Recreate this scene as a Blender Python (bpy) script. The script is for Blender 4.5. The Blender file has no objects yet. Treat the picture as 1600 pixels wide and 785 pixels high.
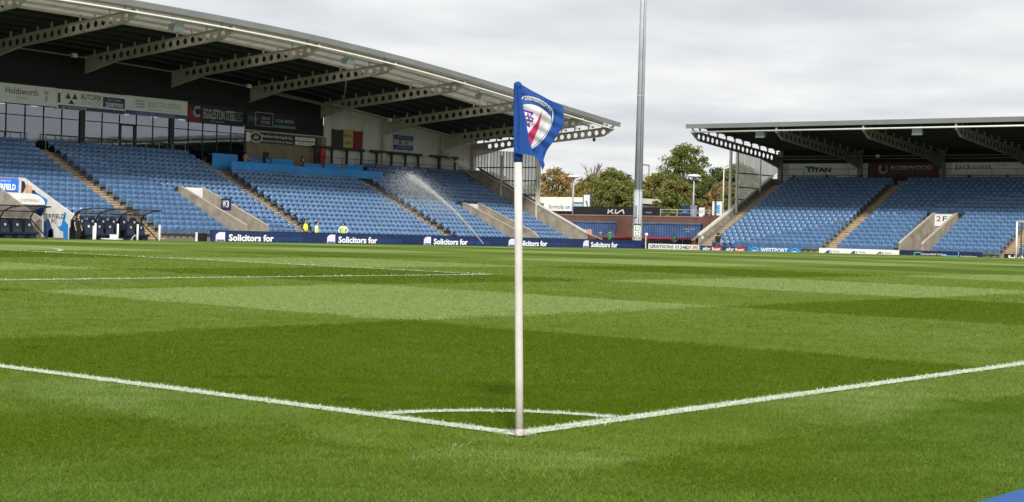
import bpy, bmesh, math, random
import numpy as np
from mathutils import Vector, Matrix
random.seed(7); RNG = np.random.default_rng(7)
scene = bpy.context.scene
COL = scene.collection
# ------------------------------------------------------------------ camera
YAW, PITCH, ROLL, FPX = 0.659457, -0.010303, 0.0263776, 2574.98
CAM = Vector((-5.6534, -4.3161, 0.8763))
fw = Vector((math.cos(YAW)*math.cos(PITCH), math.sin(YAW)*math.cos(PITCH), math.sin(PITCH)))
rt = fw.cross(Vector((0, 0, 1))).normalized(); up = rt.cross(fw)
r2 = math.cos(ROLL)*rt + math.sin(ROLL)*up; u2 = -math.sin(ROLL)*rt + math.cos(ROLL)*up
cd = bpy.data.cameras.new('camera'); cam = bpy.data.objects.new('camera', cd); COL.objects.link(cam)
M = Matrix.Identity(4)
for i in range(3):
    M[i][0] = r2[i]; M[i][1] = u2[i]; M[i][2] = -fw[i]; M[i][3] = CAM[i]
cam.matrix_world = M
cd.sensor_width = 36; cd.lens = 36*FPX/1600; cd.clip_start = .05; cd.clip_end = 3000
scene.camera = cam
# ------------------------------------------------------------------ light
SUN_DIR = Vector((-1.10, -0.98, 1.0)).normalized()      # towards the sun
sd = bpy.data.lights.new('sun', 'SUN'); sd.energy = 4.4; sd.angle = math.radians(7.0); sd.color = (1, .95, .87)
sun = bpy.data.objects.new('sun', sd); COL.objects.link(sun)
sun.rotation_euler = SUN_DIR.to_track_quat('Z', 'Y').to_euler()
scene.view_settings.view_transform = 'Standard'; scene.view_settings.look = 'None'
scene.view_settings.exposure = 0; scene.view_settings.gamma = 1
world = bpy.data.worlds.new('World'); scene.world = world; world.use_nodes = True
def build_world():
    nt = world.node_tree; N = nt.nodes; L = nt.links; N.clear()
    out = N.new('ShaderNodeOutputWorld'); bg = N.new('ShaderNodeBackground'); bg.inputs[1].default_value = .1
    sky = N.new('ShaderNodeTexSky'); sky.sky_type = 'NISHITA'; sky.sun_disc = False
    sky.sun_elevation = math.asin(SUN_DIR.z); sky.sun_rotation = math.atan2(SUN_DIR.x, SUN_DIR.y)
    tc = N.new('ShaderNodeTexCoord'); sep = N.new('ShaderNodeSeparateXYZ'); L.new(tc.outputs['Generated'], sep.inputs[0])
    def m(op, a, b, clamp=False):
        n = N.new('ShaderNodeMath'); n.operation = op; n.use_clamp = clamp
        for i, v in enumerate((a, b)):
            if v is None: continue
            if isinstance(v, (int, float)): n.inputs[i].default_value = v
            else: L.new(v, n.inputs[i])
        return n.outputs[0]
    zz = m('ADD', m('MAXIMUM', sep.outputs[2], 0.0), .09)
    comb = N.new('ShaderNodeCombineXYZ')
    L.new(m('DIVIDE', sep.outputs[0], zz), comb.inputs[0]); L.new(m('DIVIDE', sep.outputs[1], zz), comb.inputs[1])
    n1 = N.new('ShaderNodeTexNoise'); n1.inputs['Scale'].default_value = .75; n1.inputs['Detail'].default_value = 7
    n1.inputs['Roughness'].default_value = .5; n1.inputs['Distortion'].default_value = .25
    L.new(comb.outputs[0], n1.inputs['Vector'])
    n2 = N.new('ShaderNodeTexNoise'); n2.inputs['Scale'].default_value = 2.3; n2.inputs['Detail'].default_value = 6
    L.new(comb.outputs[0], n2.inputs['Vector'])
    f = m('ADD', m('MULTIPLY', n1.outputs[0], .62), m('MULTIPLY', n2.outputs[0], .38))
    ramp = N.new('ShaderNodeValToRGB'); L.new(f, ramp.inputs[0])
    e = ramp.color_ramp.elements
    e[0].position = .36; e[0].color = (6.75, 7.05, 7.45, 1)
    e[1].position = .62; e[1].color = (9.7, 9.7, 9.65, 1)
    mid = ramp.color_ramp.elements.new(.49); mid.color = (8.2, 8.36, 8.55, 1)
    mix = N.new('ShaderNodeMixRGB'); mix.inputs[0].default_value = .95
    L.new(sky.outputs[0], mix.inputs[1]); L.new(ramp.outputs[0], mix.inputs[2])
    L.new(mix.outputs[0], bg.inputs[0]); L.new(bg.outputs[0], out.inputs[0])
build_world()

# ------------------------------------------------------------------ materials
MATS = {}
def mat(name, col, rough=.6, var=.12, scale=3.0, bump=0.0, bscale=40.0, metal=0.0, spec=.4, emit=0.0, trans=0.0, coat=0.0):
    if name in MATS: return MATS[name]
    m = bpy.data.materials.new(name); m.use_nodes = True; MATS[name] = m
    nt = m.node_tree; N = nt.nodes; L = nt.links; b = N['Principled BSDF']
    b.inputs['Roughness'].default_value = rough; b.inputs['Metallic'].default_value = metal
    b.inputs['Specular IOR Level'].default_value = spec
    tc = N.new('ShaderNodeNewGeometry')
    if var > 0:
        nz = N.new('ShaderNodeTexNoise'); nz.inputs['Scale'].default_value = scale; nz.inputs['Detail'].default_value = 5
        L.new(tc.outputs['Position'], nz.inputs['Vector'])
        rp = N.new('ShaderNodeValToRGB'); L.new(nz.outputs[0], rp.inputs[0])
        rp.color_ramp.elements[0].position = .3; rp.color_ramp.elements[1].position = .7
        rp.color_ramp.elements[0].color = tuple(c*(1-var) for c in col)+(1,)
        rp.color_ramp.elements[1].color = tuple(min(1, c*(1+var)) for c in col)+(1,)
        L.new(rp.outputs[0], b.inputs['Base Color'])
        if emit: L.new(rp.outputs[0], b.inputs['Emission Color'])
    else:
        b.inputs['Base Color'].default_value = (*col, 1)
        b.inputs['Emission Color'].default_value = (*col, 1)
    if emit: b.inputs['Emission Strength'].default_value = emit
    if coat: b.inputs['Coat Weight'].default_value = coat
    if bump:
        nb = N.new('ShaderNodeTexNoise'); nb.inputs['Scale'].default_value = bscale; nb.inputs['Detail'].default_value = 4
        L.new(tc.outputs['Position'], nb.inputs['Vector'])
        bp = N.new('ShaderNodeBump'); bp.inputs['Strength'].default_value = bump; bp.inputs['Distance'].default_value = .02
        L.new(nb.outputs[0], bp.inputs['Height']); L.new(bp.outputs[0], b.inputs['Normal'])
    return m
def mat_glass(name, tint, mixf, rough=.03):
    m = bpy.data.materials.new(name); m.use_nodes = True; MATS[name] = m
    nt = m.node_tree; N = nt.nodes; L = nt.links; N.clear()
    o = N.new('ShaderNodeOutputMaterial'); t = N.new('ShaderNodeBsdfTransparent'); g = N.new('ShaderNodeBsdfGlossy')
    t.inputs[0].default_value = (*tint, 1); g.inputs[1].default_value = rough; g.inputs[0].default_value = (.9, .93, 1, 1)
    ge = N.new('ShaderNodeNewGeometry'); nz = N.new('ShaderNodeTexNoise'); nz.inputs['Scale'].default_value = .5
    L.new(ge.outputs['Position'], nz.inputs['Vector'])
    bp = N.new('ShaderNodeBump'); bp.inputs['Strength'].default_value = .06; bp.inputs['Distance'].default_value = .04
    L.new(nz.outputs[0], bp.inputs['Height']); L.new(bp.outputs[0], g.inputs['Normal'])
    x = N.new('ShaderNodeMixShader'); x.inputs[0].default_value = mixf
    L.new(t.outputs[0], x.inputs[1]); L.new(g.outputs[0], x.inputs[2]); L.new(x.outputs[0], o.inputs[0])
    return m
def mat_translucent(name, col, transp=.25, tl=.45):
    m = bpy.data.materials.new(name); m.use_nodes = True; MATS[name] = m
    nt = m.node_tree; N = nt.nodes; L = nt.links; N.clear()
    o = N.new('ShaderNodeOutputMaterial'); d = N.new('ShaderNodeBsdfDiffuse'); t = N.new('ShaderNodeBsdfTranslucent'); p = N.new('ShaderNodeBsdfTransparent')
    ge = N.new('ShaderNodeNewGeometry'); nz = N.new('ShaderNodeTexNoise'); nz.inputs['Scale'].default_value = 1.3; nz.inputs['Detail'].default_value = 5
    L.new(ge.outputs['Position'], nz.inputs['Vector'])
    rp = N.new('ShaderNodeValToRGB'); L.new(nz.outputs[0], rp.inputs[0])
    rp.color_ramp.elements[0].position = .3; rp.color_ramp.elements[1].position = .7
    rp.color_ramp.elements[0].color = tuple(c*.8 for c in col)+(1,); rp.color_ramp.elements[1].color = (*col, 1)
    L.new(rp.outputs[0], d.inputs[0]); L.new(rp.outputs[0], t.inputs[0])
    a = N.new('ShaderNodeMixShader'); a.inputs[0].default_value = tl; L.new(d.outputs[0], a.inputs[1]); L.new(t.outputs[0], a.inputs[2])
    b = N.new('ShaderNodeMixShader'); b.inputs[0].default_value = transp; L.new(a.outputs[0], b.inputs[1]); L.new(p.outputs[0], b.inputs[2])
    L.new(b.outputs[0], o.inputs[0]); return m
def mat_attr(name, rough=.6, spec=.3, trans=0.0, var=0.0):
    m = bpy.data.materials.new(name); m.use_nodes = True; MATS[name] = m
    nt = m.node_tree; N = nt.nodes; L = nt.links; b = N['Principled BSDF']
    at = N.new('ShaderNodeAttribute'); at.attribute_name = 'Col'
    L.new(at.outputs['Color'], b.inputs['Base Color']); b.inputs['Roughness'].default_value = rough
    b.inputs['Specular IOR Level'].default_value = spec
    if trans:
        o = [n for n in N if n.type == 'OUTPUT_MATERIAL'][0]
        t = N.new('ShaderNodeBsdfTranslucent'); L.new(at.outputs['Color'], t.inputs[0])
        x = N.new('ShaderNodeMixShader'); x.inputs[0].default_value = trans
        L.new(b.outputs[0], x.inputs[1]); L.new(t.outputs[0], x.inputs[2]); L.new(x.outputs[0], o.inputs[0])
    return m
def mat_brick(name, c1, c2, mortar, w, h, rot_axis):
    m = bpy.data.materials.new(name); m.use_nodes = True; MATS[name] = m
    nt = m.node_tree; N = nt.nodes; L = nt.links; b = N['Principled BSDF']; b.inputs['Roughness'].default_value = .85
    ge = N.new('ShaderNodeNewGeometry'); sp = N.new('ShaderNodeSeparateXYZ'); cb = N.new('ShaderNodeCombineXYZ')
    L.new(ge.outputs['Position'], sp.inputs[0]); L.new(sp.outputs[rot_axis], cb.inputs[0]); L.new(sp.outputs[2], cb.inputs[1])
    br = N.new('ShaderNodeTexBrick'); L.new(cb.outputs[0], br.inputs['Vector'])
    br.inputs['Color1'].default_value = (*c1, 1); br.inputs['Color2'].default_value = (*c2, 1); br.inputs['Mortar'].default_value = (*mortar, 1)
    br.inputs['Scale'].default_value = 1; br.inputs['Brick Width'].default_value = w; br.inputs['Row Height'].default_value = h
    br.inputs['Mortar Size'].default_value = .012
    nz = N.new('ShaderNodeTexNoise'); nz.inputs['Scale'].default_value = 1.5; nz.inputs['Detail'].default_value = 6; L.new(ge.outputs['Position'], nz.inputs['Vector'])
    mx = N.new('ShaderNodeMixRGB'); mx.blend_type = 'MULTIPLY'; mx.inputs[0].default_value = .5
    L.new(br.outputs[0], mx.inputs[1]); L.new(nz.outputs[0], mx.inputs[2])
    L.new(mx.outputs[0], b.inputs['Base Color'])
    bp = N.new('ShaderNodeBump'); bp.inputs['Strength'].default_value = .5; bp.inputs['Distance'].default_value = .01; bp.invert = True
    L.new(br.outputs['Fac'], bp.inputs['Height']); L.new(bp.outputs[0], b.inputs['Normal'])
    return m
CONC = mat('concrete', (.30, .268, .222), .85, .28, 1.6, .3, 18)
CONC_D = mat('terrace_concrete', (.20, .18, .15), .9, .25, 1.5, .3, 20)
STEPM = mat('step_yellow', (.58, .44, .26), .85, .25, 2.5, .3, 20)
RISER_SHADE = mat('step_riser_shade', (.25, .19, .12), .9, .3, 3)  # risers darkened: shadow lines between the treads put into the colour
STEEL = mat('girder_paint', (.50, .455, .385), .5, .12, 1.5)
STEELG = mat('girder_grey', (.24, .24, .235), .5, .12, 1.5)
FASC = mat('fascia_grey', (.255, .262, .28), .45, .08, .8, metal=.1)
WHITE = mat('white_paint', (.80, .80, .78), .45, .05, 2)
POLEM = mat('pole_white', (.56, .54, .505), .7, .10, 14, spec=.15)
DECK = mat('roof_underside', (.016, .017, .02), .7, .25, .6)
PURL_SHADE = mat('purlin_shaded', (.04, .042, .046), .6, .15, 1)  # purlin paint darkened: shade under the opaque roof put into the colour
DARKW = mat('dark_cladding', (.014, .014, .017), .7, .2, .8)
LIGHTW = mat('light_cladding', (.60, .59, .56), .6, .08, .7)
MULL = mat('mullion_black', (.02, .022, .026), .5, .1, 3)
RAIL = mat('rail_metal', (.10, .10, .105), .45, .1, 3, metal=.6)
GALV = mat('galvanised_steel', (.42, .47, .51), .5, .10, .9, .1, 6, metal=.1)
SEATM = mat('seat_blue', (.108, .205, .38), .34, .20, 2.3, spec=.5)
NAVYSEAT = mat('dugout_seat_navy', (.018, .026, .05), .5, .15, 4)
NAVY = mat('board_navy', (.020, .036, .115), .35, .08, .6)
LEDW = mat('led_white', (.82, .82, .88), .4, 0, emit=.25)
LEDL = mat('led_lilac', (.70, .66, .86), .4, 0, emit=.2)
LEDB = mat('led_dim_blue', (.025, .07, .24), .4, 0, emit=.05)
PRESSB = mat('press_blue', (.03, .24, .62), .45, .08, 2)
BLACK = mat('black_panel', (.014, .014, .017), .45, .1, 2)
SIGNW = mat('sign_white', (.80, .80, .78), .5, .06, 1)
INKD = mat('ink_dark', (.045, .05, .06), .6, .05, 2)
INKW = mat('ink_white', (.78, .78, .76), .5, .03, 2)
INKB = mat('ink_blue', (.03, .09, .30), .5, .05, 2)
INKG = mat('ink_green', (.03, .25, .12), .5, .05, 2)
INKLB = mat('ink_light_blue', (.10, .40, .80), .5, .05, 2)
INKP = mat('ink_pale_grey', (.44, .45, .46), .5, .05, 2)
RED = mat('red_paint', (.45, .02, .03), .45, .1, 3)
MAROON = mat('maroon', (.10, .02, .032), .5, .1, 1)
INKPINK = mat('ink_dusky_pink', (.22, .10, .10), .5, .05, 2)
TEAL = mat('teal_strip', (.10, .26, .28), .5, .05, 2)
YELL = mat('banner_yellow', (.52, .42, .17), .8, .1, 4)
BANNERK = mat('banner_charcoal', (.05, .05, .045), .8, .1, 4)
BANNERR = mat('banner_red', (.24, .035, .045), .8, .1, 4)
GLASS = mat_glass('window_glass', (.42, .46, .50), .20)
CLEAR = mat_translucent('dugout_perspex', (.26, .26, .27), .42, .4)
SCREENM = mat_translucent('windscreen_sheet', (.90, .91, .80), .5, .6)
ROOFLT = mat_translucent('rooflight_sheet', (.42, .39, .34), .32, .5)
BLOCK = mat_brick('blockwork', (.34, .28, .19), (.30, .25, .17), (.24, .20, .15), .44, .215, 0)
REDBRICK = mat_brick('red_brick', (.20, .075, .05), (.15, .055, .04), (.16, .12, .1), .225, .075, 1)
CONT = mat('container_blue', (.045, .085, .20), .5, .22, 1.2)
TARMAC = mat('tarmac', (.05, .05, .05), .9, .2, 2, .3, 30)
BLUEPAINT = mat('blue_surface_paint', (.014, .085, .29), .7, .15, 6, .2, 60)
BARK = mat('bark', (.10, .075, .055), .9, .2, 3)
SKIN = mat('skin', (.50, .30, .22), .6, .05, 8)
LEAF = mat_attr('leaf', .6, .25, .25)
GRASSB = mat_attr('grass_blade', .8, .04, .3)
CRESTM = mat_attr('crest_print', .7, .2, .15)
FLAGM = mat('flag_cloth', (.005, .052, .235), .8, .10, 60, .15, 400)
WATERM = mat_translucent('water_spray', (.95, .96, .98), .55, .4)
LAMPM = mat('ceiling_lamp', (.9, .93, 1.0), .5, 0, emit=4)

# ------------------------------------------------------------------ mesh helpers
BASE = {}
class MB:
    def __init__(s): s.v = []; s.f = []; s.m = []
    def add(s, vs, fs, mi=0):
        o = len(s.v); s.v += [tuple(v) for v in vs]; s.f += [tuple(i+o for i in f) for f in fs]; s.m += [mi]*len(fs); return s
    def box(s, x0, x1, y0, y1, z0, z1, mi=0):
        return s.add([(x0,y0,z0),(x1,y0,z0),(x1,y1,z0),(x0,y1,z0),(x0,y0,z1),(x1,y0,z1),(x1,y1,z1),(x0,y1,z1)],
              [(0,3,2,1),(4,5,6,7),(0,1,5,4),(1,2,6,5),(2,3,7,6),(3,0,4,7)], mi)
    def hexa(s, p, mi=0):       # 8 corners like box
        return s.add(p, [(0,3,2,1),(4,5,6,7),(0,1,5,4),(1,2,6,5),(2,3,7,6),(3,0,4,7)], mi)
    def tube(s, pts, r, n=8, mi=0, cap=True):
        pts = [Vector(p) for p in pts]; rs = r if isinstance(r, (list, tuple)) else [r]*len(pts)
        rings = []
        for i, p in enumerate(pts):
            t = (pts[min(i+1, len(pts)-1)]-pts[max(i-1, 0)]).normalized()
            a = t.cross(Vector((0, 0, 1)) if abs(t.z) < .95 else Vector((1, 0, 0))).normalized(); b = t.cross(a)
            rings.append([p+rs[i]*(math.cos(2*math.pi*k/n)*a+math.sin(2*math.pi*k/n)*b) for k in range(n)])
        vs = [v for rg in rings for v in rg]; fs = []
        for i in range(len(pts)-1):
            for k in range(n):
                fs.append((i*n+k, i*n+(k+1) % n, (i+1)*n+(k+1) % n, (i+1)*n+k))
        if cap: fs += [tuple(range(n))[::-1], tuple((len(pts)-1)*n+k for k in range(n))]
        return s.add(vs, fs, mi)
    def prism(s, poly, d, mi=0):        # poly: list of 3-D points (planar), extruded by vector d
        n = len(poly); d = Vector(d); a = [Vector(p) for p in poly]
        return s.add(a+[p+d for p in a], [tuple(range(n))[::-1], tuple(range(n, 2*n))]+[(i, (i+1) % n, n+(i+1) % n, n+i) for i in range(n)], mi)
    def sphere(s, c, r, n=8, mi=0, sz=1.0):
        vs = []; fs = []; h = max(4, n//2+1)
        for i in range(h+1):
            th = math.pi*i/h
            for k in range(n):
                ph = 2*math.pi*k/n; vs.append((c[0]+r*math.sin(th)*math.cos(ph), c[1]+r*math.sin(th)*math.sin(ph), c[2]+r*sz*math.cos(th)))
        for i in range(h):
            for k in range(n): fs.append((i*n+k, (i+1)*n+k, (i+1)*n+(k+1) % n, i*n+(k+1) % n))
        return s.add(vs, fs, mi)
    def build(s, name, mats, parent=None, smooth=False, recalc=True):
        me = bpy.data.meshes.new(name)
        o0 = BASE.get(parent.name, Vector()) if parent else Vector()
        me.from_pydata([(v[0]-o0.x, v[1]-o0.y, v[2]-o0.z) for v in s.v], [], s.f)
        for m in (mats if isinstance(mats, (list, tuple)) else [mats]): me.materials.append(m)
        if any(s.m): me.polygons.foreach_set('material_index', s.m)
        if recalc:
            bm = bmesh.new(); bm.from_mesh(me); bmesh.ops.recalc_face_normals(bm, faces=bm.faces); bm.to_mesh(me); bm.free()
        if smooth: me.polygons.foreach_set('use_smooth', [True]*len(me.polygons))
        return put(name, me, parent)
def put(name, me, parent=None, loc=None):
    o = bpy.data.objects.new(name, me); COL.objects.link(o)
    if parent: o.parent = parent; BASE[o.name] = BASE[parent.name].copy()
    else: BASE[o.name] = Vector()
    if loc is not None:
        o.location = Vector(loc) - (BASE[parent.name] if parent else Vector()); BASE[o.name] = Vector(loc)
    return o
def tag(o, label=None, cat=None, group=None, kind=None):
    for k, v in (('label', label), ('category', cat), ('group', group), ('kind', kind)):
        if v: o[k] = v
    return o
def thing(name, loc, label, cat, group=None):
    o = bpy.data.objects.new(name, None); COL.objects.link(o); o.location = loc; o.empty_display_size = .2
    BASE[o.name] = Vector(loc); return tag(o, label, cat, group)
def structure(name, mb, m, label=None, smooth=False):
    return tag(mb.build(name, m, None, smooth), label, None, None, 'structure')
def np_mesh(name, V, F, m, parent=None, col=None, smooth=False):
    me = bpy.data.meshes.new(name); V = np.asarray(V, np.float32); F = np.asarray(F, np.int32)
    if parent: V = V-np.array(BASE[parent.name], np.float32)
    k = F.shape[1]
    me.vertices.add(len(V)); me.vertices.foreach_set('co', V.ravel())
    me.loops.add(F.size); me.loops.foreach_set('vertex_index', F.ravel())
    me.polygons.add(len(F)); me.polygons.foreach_set('loop_start', np.arange(0, F.size, k, dtype=np.int32))
    if smooth: me.polygons.foreach_set('use_smooth', np.ones(len(F), bool))
    me.update(calc_edges=True)
    if col is not None:
        a = me.color_attributes.new('Col', 'FLOAT_COLOR', 'POINT')
        c = np.ones((len(V), 4), np.float32); c[:, :3] = col; a.data.foreach_set('color', c.ravel())
    for x in (m if isinstance(m, (list, tuple)) else [m]): me.materials.append(x)
    return put(name, me, parent)

# ------------------------------------------------------------------ batch conversion of text and skinned figures
BATCH = []      # (temporary object, callback(mesh))
def lettering(body, center, width, height, face, m, parent, bold=0.0, shear=0.0, depth=.006, name='lettering', align=None):
    """face 'S': on a wall facing -Y;  face 'W': on a wall facing -X"""
    c = bpy.data.curves.new('text', 'FONT'); c.body = body; c.size = 1; c.resolution_u = 2
    c.offset = bold; c.shear = shear; c.extrude = .5; c.align_x = 'CENTER'
    t = bpy.data.objects.new('text', c); COL.objects.link(t)
    def done(me):
        n = len(me.vertices); co = np.empty(n*3); me.vertices.foreach_get('co', co); co = co.reshape(-1, 3)
        lo, hi = co.min(0), co.max(0); mid = (lo+hi)/2
        q = (co-mid)/np.maximum(hi-lo, 1e-6); q *= np.array([width, height, depth])
        cx, cy, cz = Vector(center)-BASE[parent.name]
        if face == 'S': w = np.stack([cx+q[:, 0], cy-q[:, 2], cz+q[:, 1]], 1)
        else: w = np.stack([cx-q[:, 2], cy-q[:, 0], cz+q[:, 1]], 1)
        me.vertices.foreach_set('co', w.ravel()); me.materials.clear(); me.materials.append(m); me.name = name
        put(name, me, parent)
    BATCH.append((t, done))
def flush_batch():
    dg = bpy.context.evaluated_depsgraph_get(); dg.update()
    res = [(t, bpy.data.meshes.new_from_object(t.evaluated_get(dg)), cb) for t, cb in BATCH]
    for t, me, cb in res:
        d = t.data; bpy.data.objects.remove(t)
        (bpy.data.curves if isinstance(d, bpy.types.Curve) else bpy.data.meshes).remove(d)
        cb(me)
    BATCH.clear()

# ------------------------------------------------------------------ ground, pitch, lines
PL, PW = 102.614, 66.155
def sstep(a, b, x):
    t = np.clip((np.asarray(x, float)-a)/(b-a), 0, 1); return t*t*(3-2*t)
def gz(x, y):
    x = np.asarray(x, float); y = np.asarray(y, float)
    t = np.clip((y-PW/2)/(PW/2), -1, 1); s = np.clip((x-PL/2)/(PL/2), -1, 1)
    zz = .1473*(1-t*t)+.1334*(1-s*s)*(1-sstep(42, 66, y))
    return zz - .30*np.maximum(sstep(67.0, 69.6, y), sstep(103.2, 105.0, x))
def build_pitch():
    xs = np.unique(np.concatenate([np.linspace(-9, 0, 25), np.linspace(0, 30, 60), np.linspace(30, 106.5, 90)]))
    ys = np.unique(np.concatenate([np.linspace(-2.15, 0, 10), np.linspace(0, 30, 60), np.linspace(30, 72.6, 80)]))
    X, Y = np.meshgrid(xs, ys); V = np.stack([X.ravel(), Y.ravel(), gz(X, Y).ravel()], 1)
    n = len(xs); i = np.arange(len(ys)-1)[:, None]*n+np.arange(n-1)[None]
    F = np.stack([i, i+1, i+n+1, i+n], -1).reshape(-1, 4)
    m = bpy.data.materials.new('turf'); m.use_nodes = True
    nt = m.node_tree; N = nt.nodes; L = nt.links; b = N['Principled BSDF']
    b.inputs['Roughness'].default_value = .75; b.inputs['Specular IOR Level'].default_value = .04
    ge = N.new('ShaderNodeNewGeometry')
    def math_(op, a, c=None, cl=False):
        q = N.new('ShaderNodeMath'); q.operation = op; q.use_clamp = cl
        for k, v in enumerate((a, c)):
            if v is None: continue
            if isinstance(v, (int, float)): q.inputs[k].default_value = v
            else: L.new(v, q.inputs[k])
        return q.outputs[0]
    def noise(sc, det=4, vec=None):
        q = N.new('ShaderNodeTexNoise'); q.inputs['Scale'].default_value = sc; q.inputs['Detail'].default_value = det
        L.new(vec or ge.outputs['Position'], q.inputs['Vector']); return q.outputs[0]
    wob = math_('MULTIPLY', math_('SUBTRACT', noise(2.5), .5), .35)
    sp = N.new('ShaderNodeSeparateXYZ'); L.new(ge.outputs['Position'], sp.inputs[0])
    x = math_('ADD', sp.outputs[0], wob); y = math_('ADD', sp.outputs[1], wob)
    px = math_('FLOORED_MODULO', math_('FLOOR', math_('DIVIDE', x, 5.5)), 2)
    py = math_('FLOORED_MODULO', math_('FLOOR', math_('DIVIDE', y, 5.513)), 2)
    inside = math_('MULTIPLY', math_('GREATER_THAN', sp.outputs[0], 0.0), math_('GREATER_THAN', sp.outputs[1], 0.0))
    vin = math_('MULTIPLY', math_('ADD', px, py), .5)  # mowing stripes: sheen of the laid grass put into the colour
    strip = math_('MULTIPLY', math_('GREATER_THAN', x, -.78), math_('GREATER_THAN', y, -.8))
    vout = math_('ADD', math_('MULTIPLY', strip, .38), .16)
    v = math_('ADD', math_('MULTIPLY', inside, vin), math_('MULTIPLY', math_('SUBTRACT', 1.0, inside), vout))
    v = math_('ADD', v, math_('MULTIPLY', math_('SUBTRACT', noise(.55, 5), .5), .34))
    mp = N.new('ShaderNodeMapping'); mp.inputs['Scale'].default_value = (1, 1, 1); L.new(ge.outputs['Position'], mp.inputs[0])
    v = math_('ADD', v, math_('MULTIPLY', math_('SUBTRACT', noise(9, 6), .5), .34))
    rp = N.new('ShaderNodeValToRGB'); L.new(v, rp.inputs[0]); e = rp.color_ramp.elements
    e[0].position = 0; e[0].color = (.072, .122, .005, 1); e[1].position = 1; e[1].color = (.198, .264, .080, 1)
    q = e.new(.5); q.color = (.118, .178, .024, 1)
    # fine blade-scale mottling
    fine = noise(55, 6); r2_ = N.new('ShaderNodeValToRGB'); L.new(fine, r2_.inputs[0])
    r2_.color_ramp.elements[0].position = .3; r2_.color_ramp.elements[0].color = (.55, .6, .5, 1)
    r2_.color_ramp.elements[1].position = .68; r2_.color_ramp.elements[1].color = (1.3, 1.25, 1.2, 1)
    mx = N.new('ShaderNodeMixRGB'); mx.blend_type = 'MULTIPLY'; mx.inputs[0].default_value = .9
    L.new(rp.outputs[0], mx.inputs[1]); L.new(r2_.outputs[0], mx.inputs[2]); L.new(mx.outputs[0], b.inputs['Base Color'])
    bp = N.new('ShaderNodeBump'); bp.inputs['Strength'].default_value = .6; bp.inputs['Distance'].default_value = .02
    L.new(fine, bp.inputs['Height']); L.new(bp.outputs[0], b.inputs['Normal'])
    o = np_mesh('pitch', V, F, m, smooth=True); tag(o, 'mown football pitch with a chequered pattern of light and dark squares', None, None, 'structure')
build_pitch()
b_ = MB(); b_.box(-700, 1500, -700, 1500, -.9, -.42); structure('ground', b_, TARMAC, 'tarmac ground around the stadium')
b_ = MB(); b_.box(-12, 110, -4.6, -2.15, -.3, .006); structure('walkway', b_, BLUEPAINT, 'blue painted walkway behind the touchline')
b_ = MB(); b_.box(100, 126, 62, 110, -.4, -.36); structure('corner_yard', b_, CONC_D, 'paved yard in the corner between the two stands')
b_ = MB(); b_.box(126.35, 900, 20, 900, -.3, 2.8); structure('car_park', b_, TARMAC, 'raised car park beyond the red brick wall')
LINEM = mat('line_paint', (.52, .57, .43), .8, .35, 45, .3, 120, spec=.1)
def strip_line(name, pts, w, label):
    """painted line following the turf"""
    pts = np.array(pts, float); t = np.gradient(pts, axis=0); t /= np.linalg.norm(t, axis=1)[:, None]
    nrm = np.stack([-t[:, 1], t[:, 0]], 1); a = pts-nrm*w/2; c = pts+nrm*w/2
    V = np.concatenate([np.c_[a, gz(a[:, 0], a[:, 1])+.006], np.c_[c, gz(c[:, 0], c[:, 1])+.006]]); k = len(pts)
    i = np.arange(k-1); F = np.stack([i, i+1, i+1+k, i+k], 1)
    tag(np_mesh(name, V, F, LINEM), label, None, None, 'structure')
LW = .105
def seg(a, b, n=80): return [(a[0]+(b[0]-a[0])*i/n, a[1]+(b[1]-a[1])*i/n) for i in range(n+1)]
strip_line('touchline', seg((0, .06), (PL, .06), 200), LW, 'white touchline running away to the right from the corner flag')
strip_line('goal_line', seg((.06, .13), (.06, PW), 150), LW, 'white goal line running away to the left from the corner flag')
strip_line('far_touchline', seg((.13, PW-.06), (PL, PW-.06), 200), LW, 'white touchline in front of the main stand')
strip_line('far_goal_line', seg((PL-.06, .13), (PL-.06, PW-.13), 150), LW, 'white goal line in front of the end stand')
strip_line('corner_arc', [(.914*math.cos(a), .914*math.sin(a)) for a in np.linspace(.14, math.pi/2-.14, 40)], .085, 'white quarter circle round the corner flag')
strip_line('penalty_area_side_line', seg((.13, 13.35), (16.45, 13.35)), LW, 'white side line of the near penalty area')
strip_line('penalty_area_front_line', seg((16.5, 13.29), (16.5, 53.0)), LW, 'white front line of the near penalty area')
strip_line('penalty_arc', [(11+9.15*math.cos(a), PW/2+9.15*math.sin(a)) for a in np.linspace(-.92, .92, 50)], LW, 'white arc in front of the near penalty area')
strip_line('far_penalty_area_front_line', seg((PL-16.5, 13.3), (PL-16.5, 52.8)), LW, 'white front line of the far penalty area')
strip_line('far_penalty_area_side_line', seg((PL-16.4, 52.8), (PL-.13, 52.8)), LW, 'white side line of the far penalty area')
strip_line('halfway_line', seg((PL/2, .13), (PL/2, PW-.13)), LW, 'white halfway line')

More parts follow.
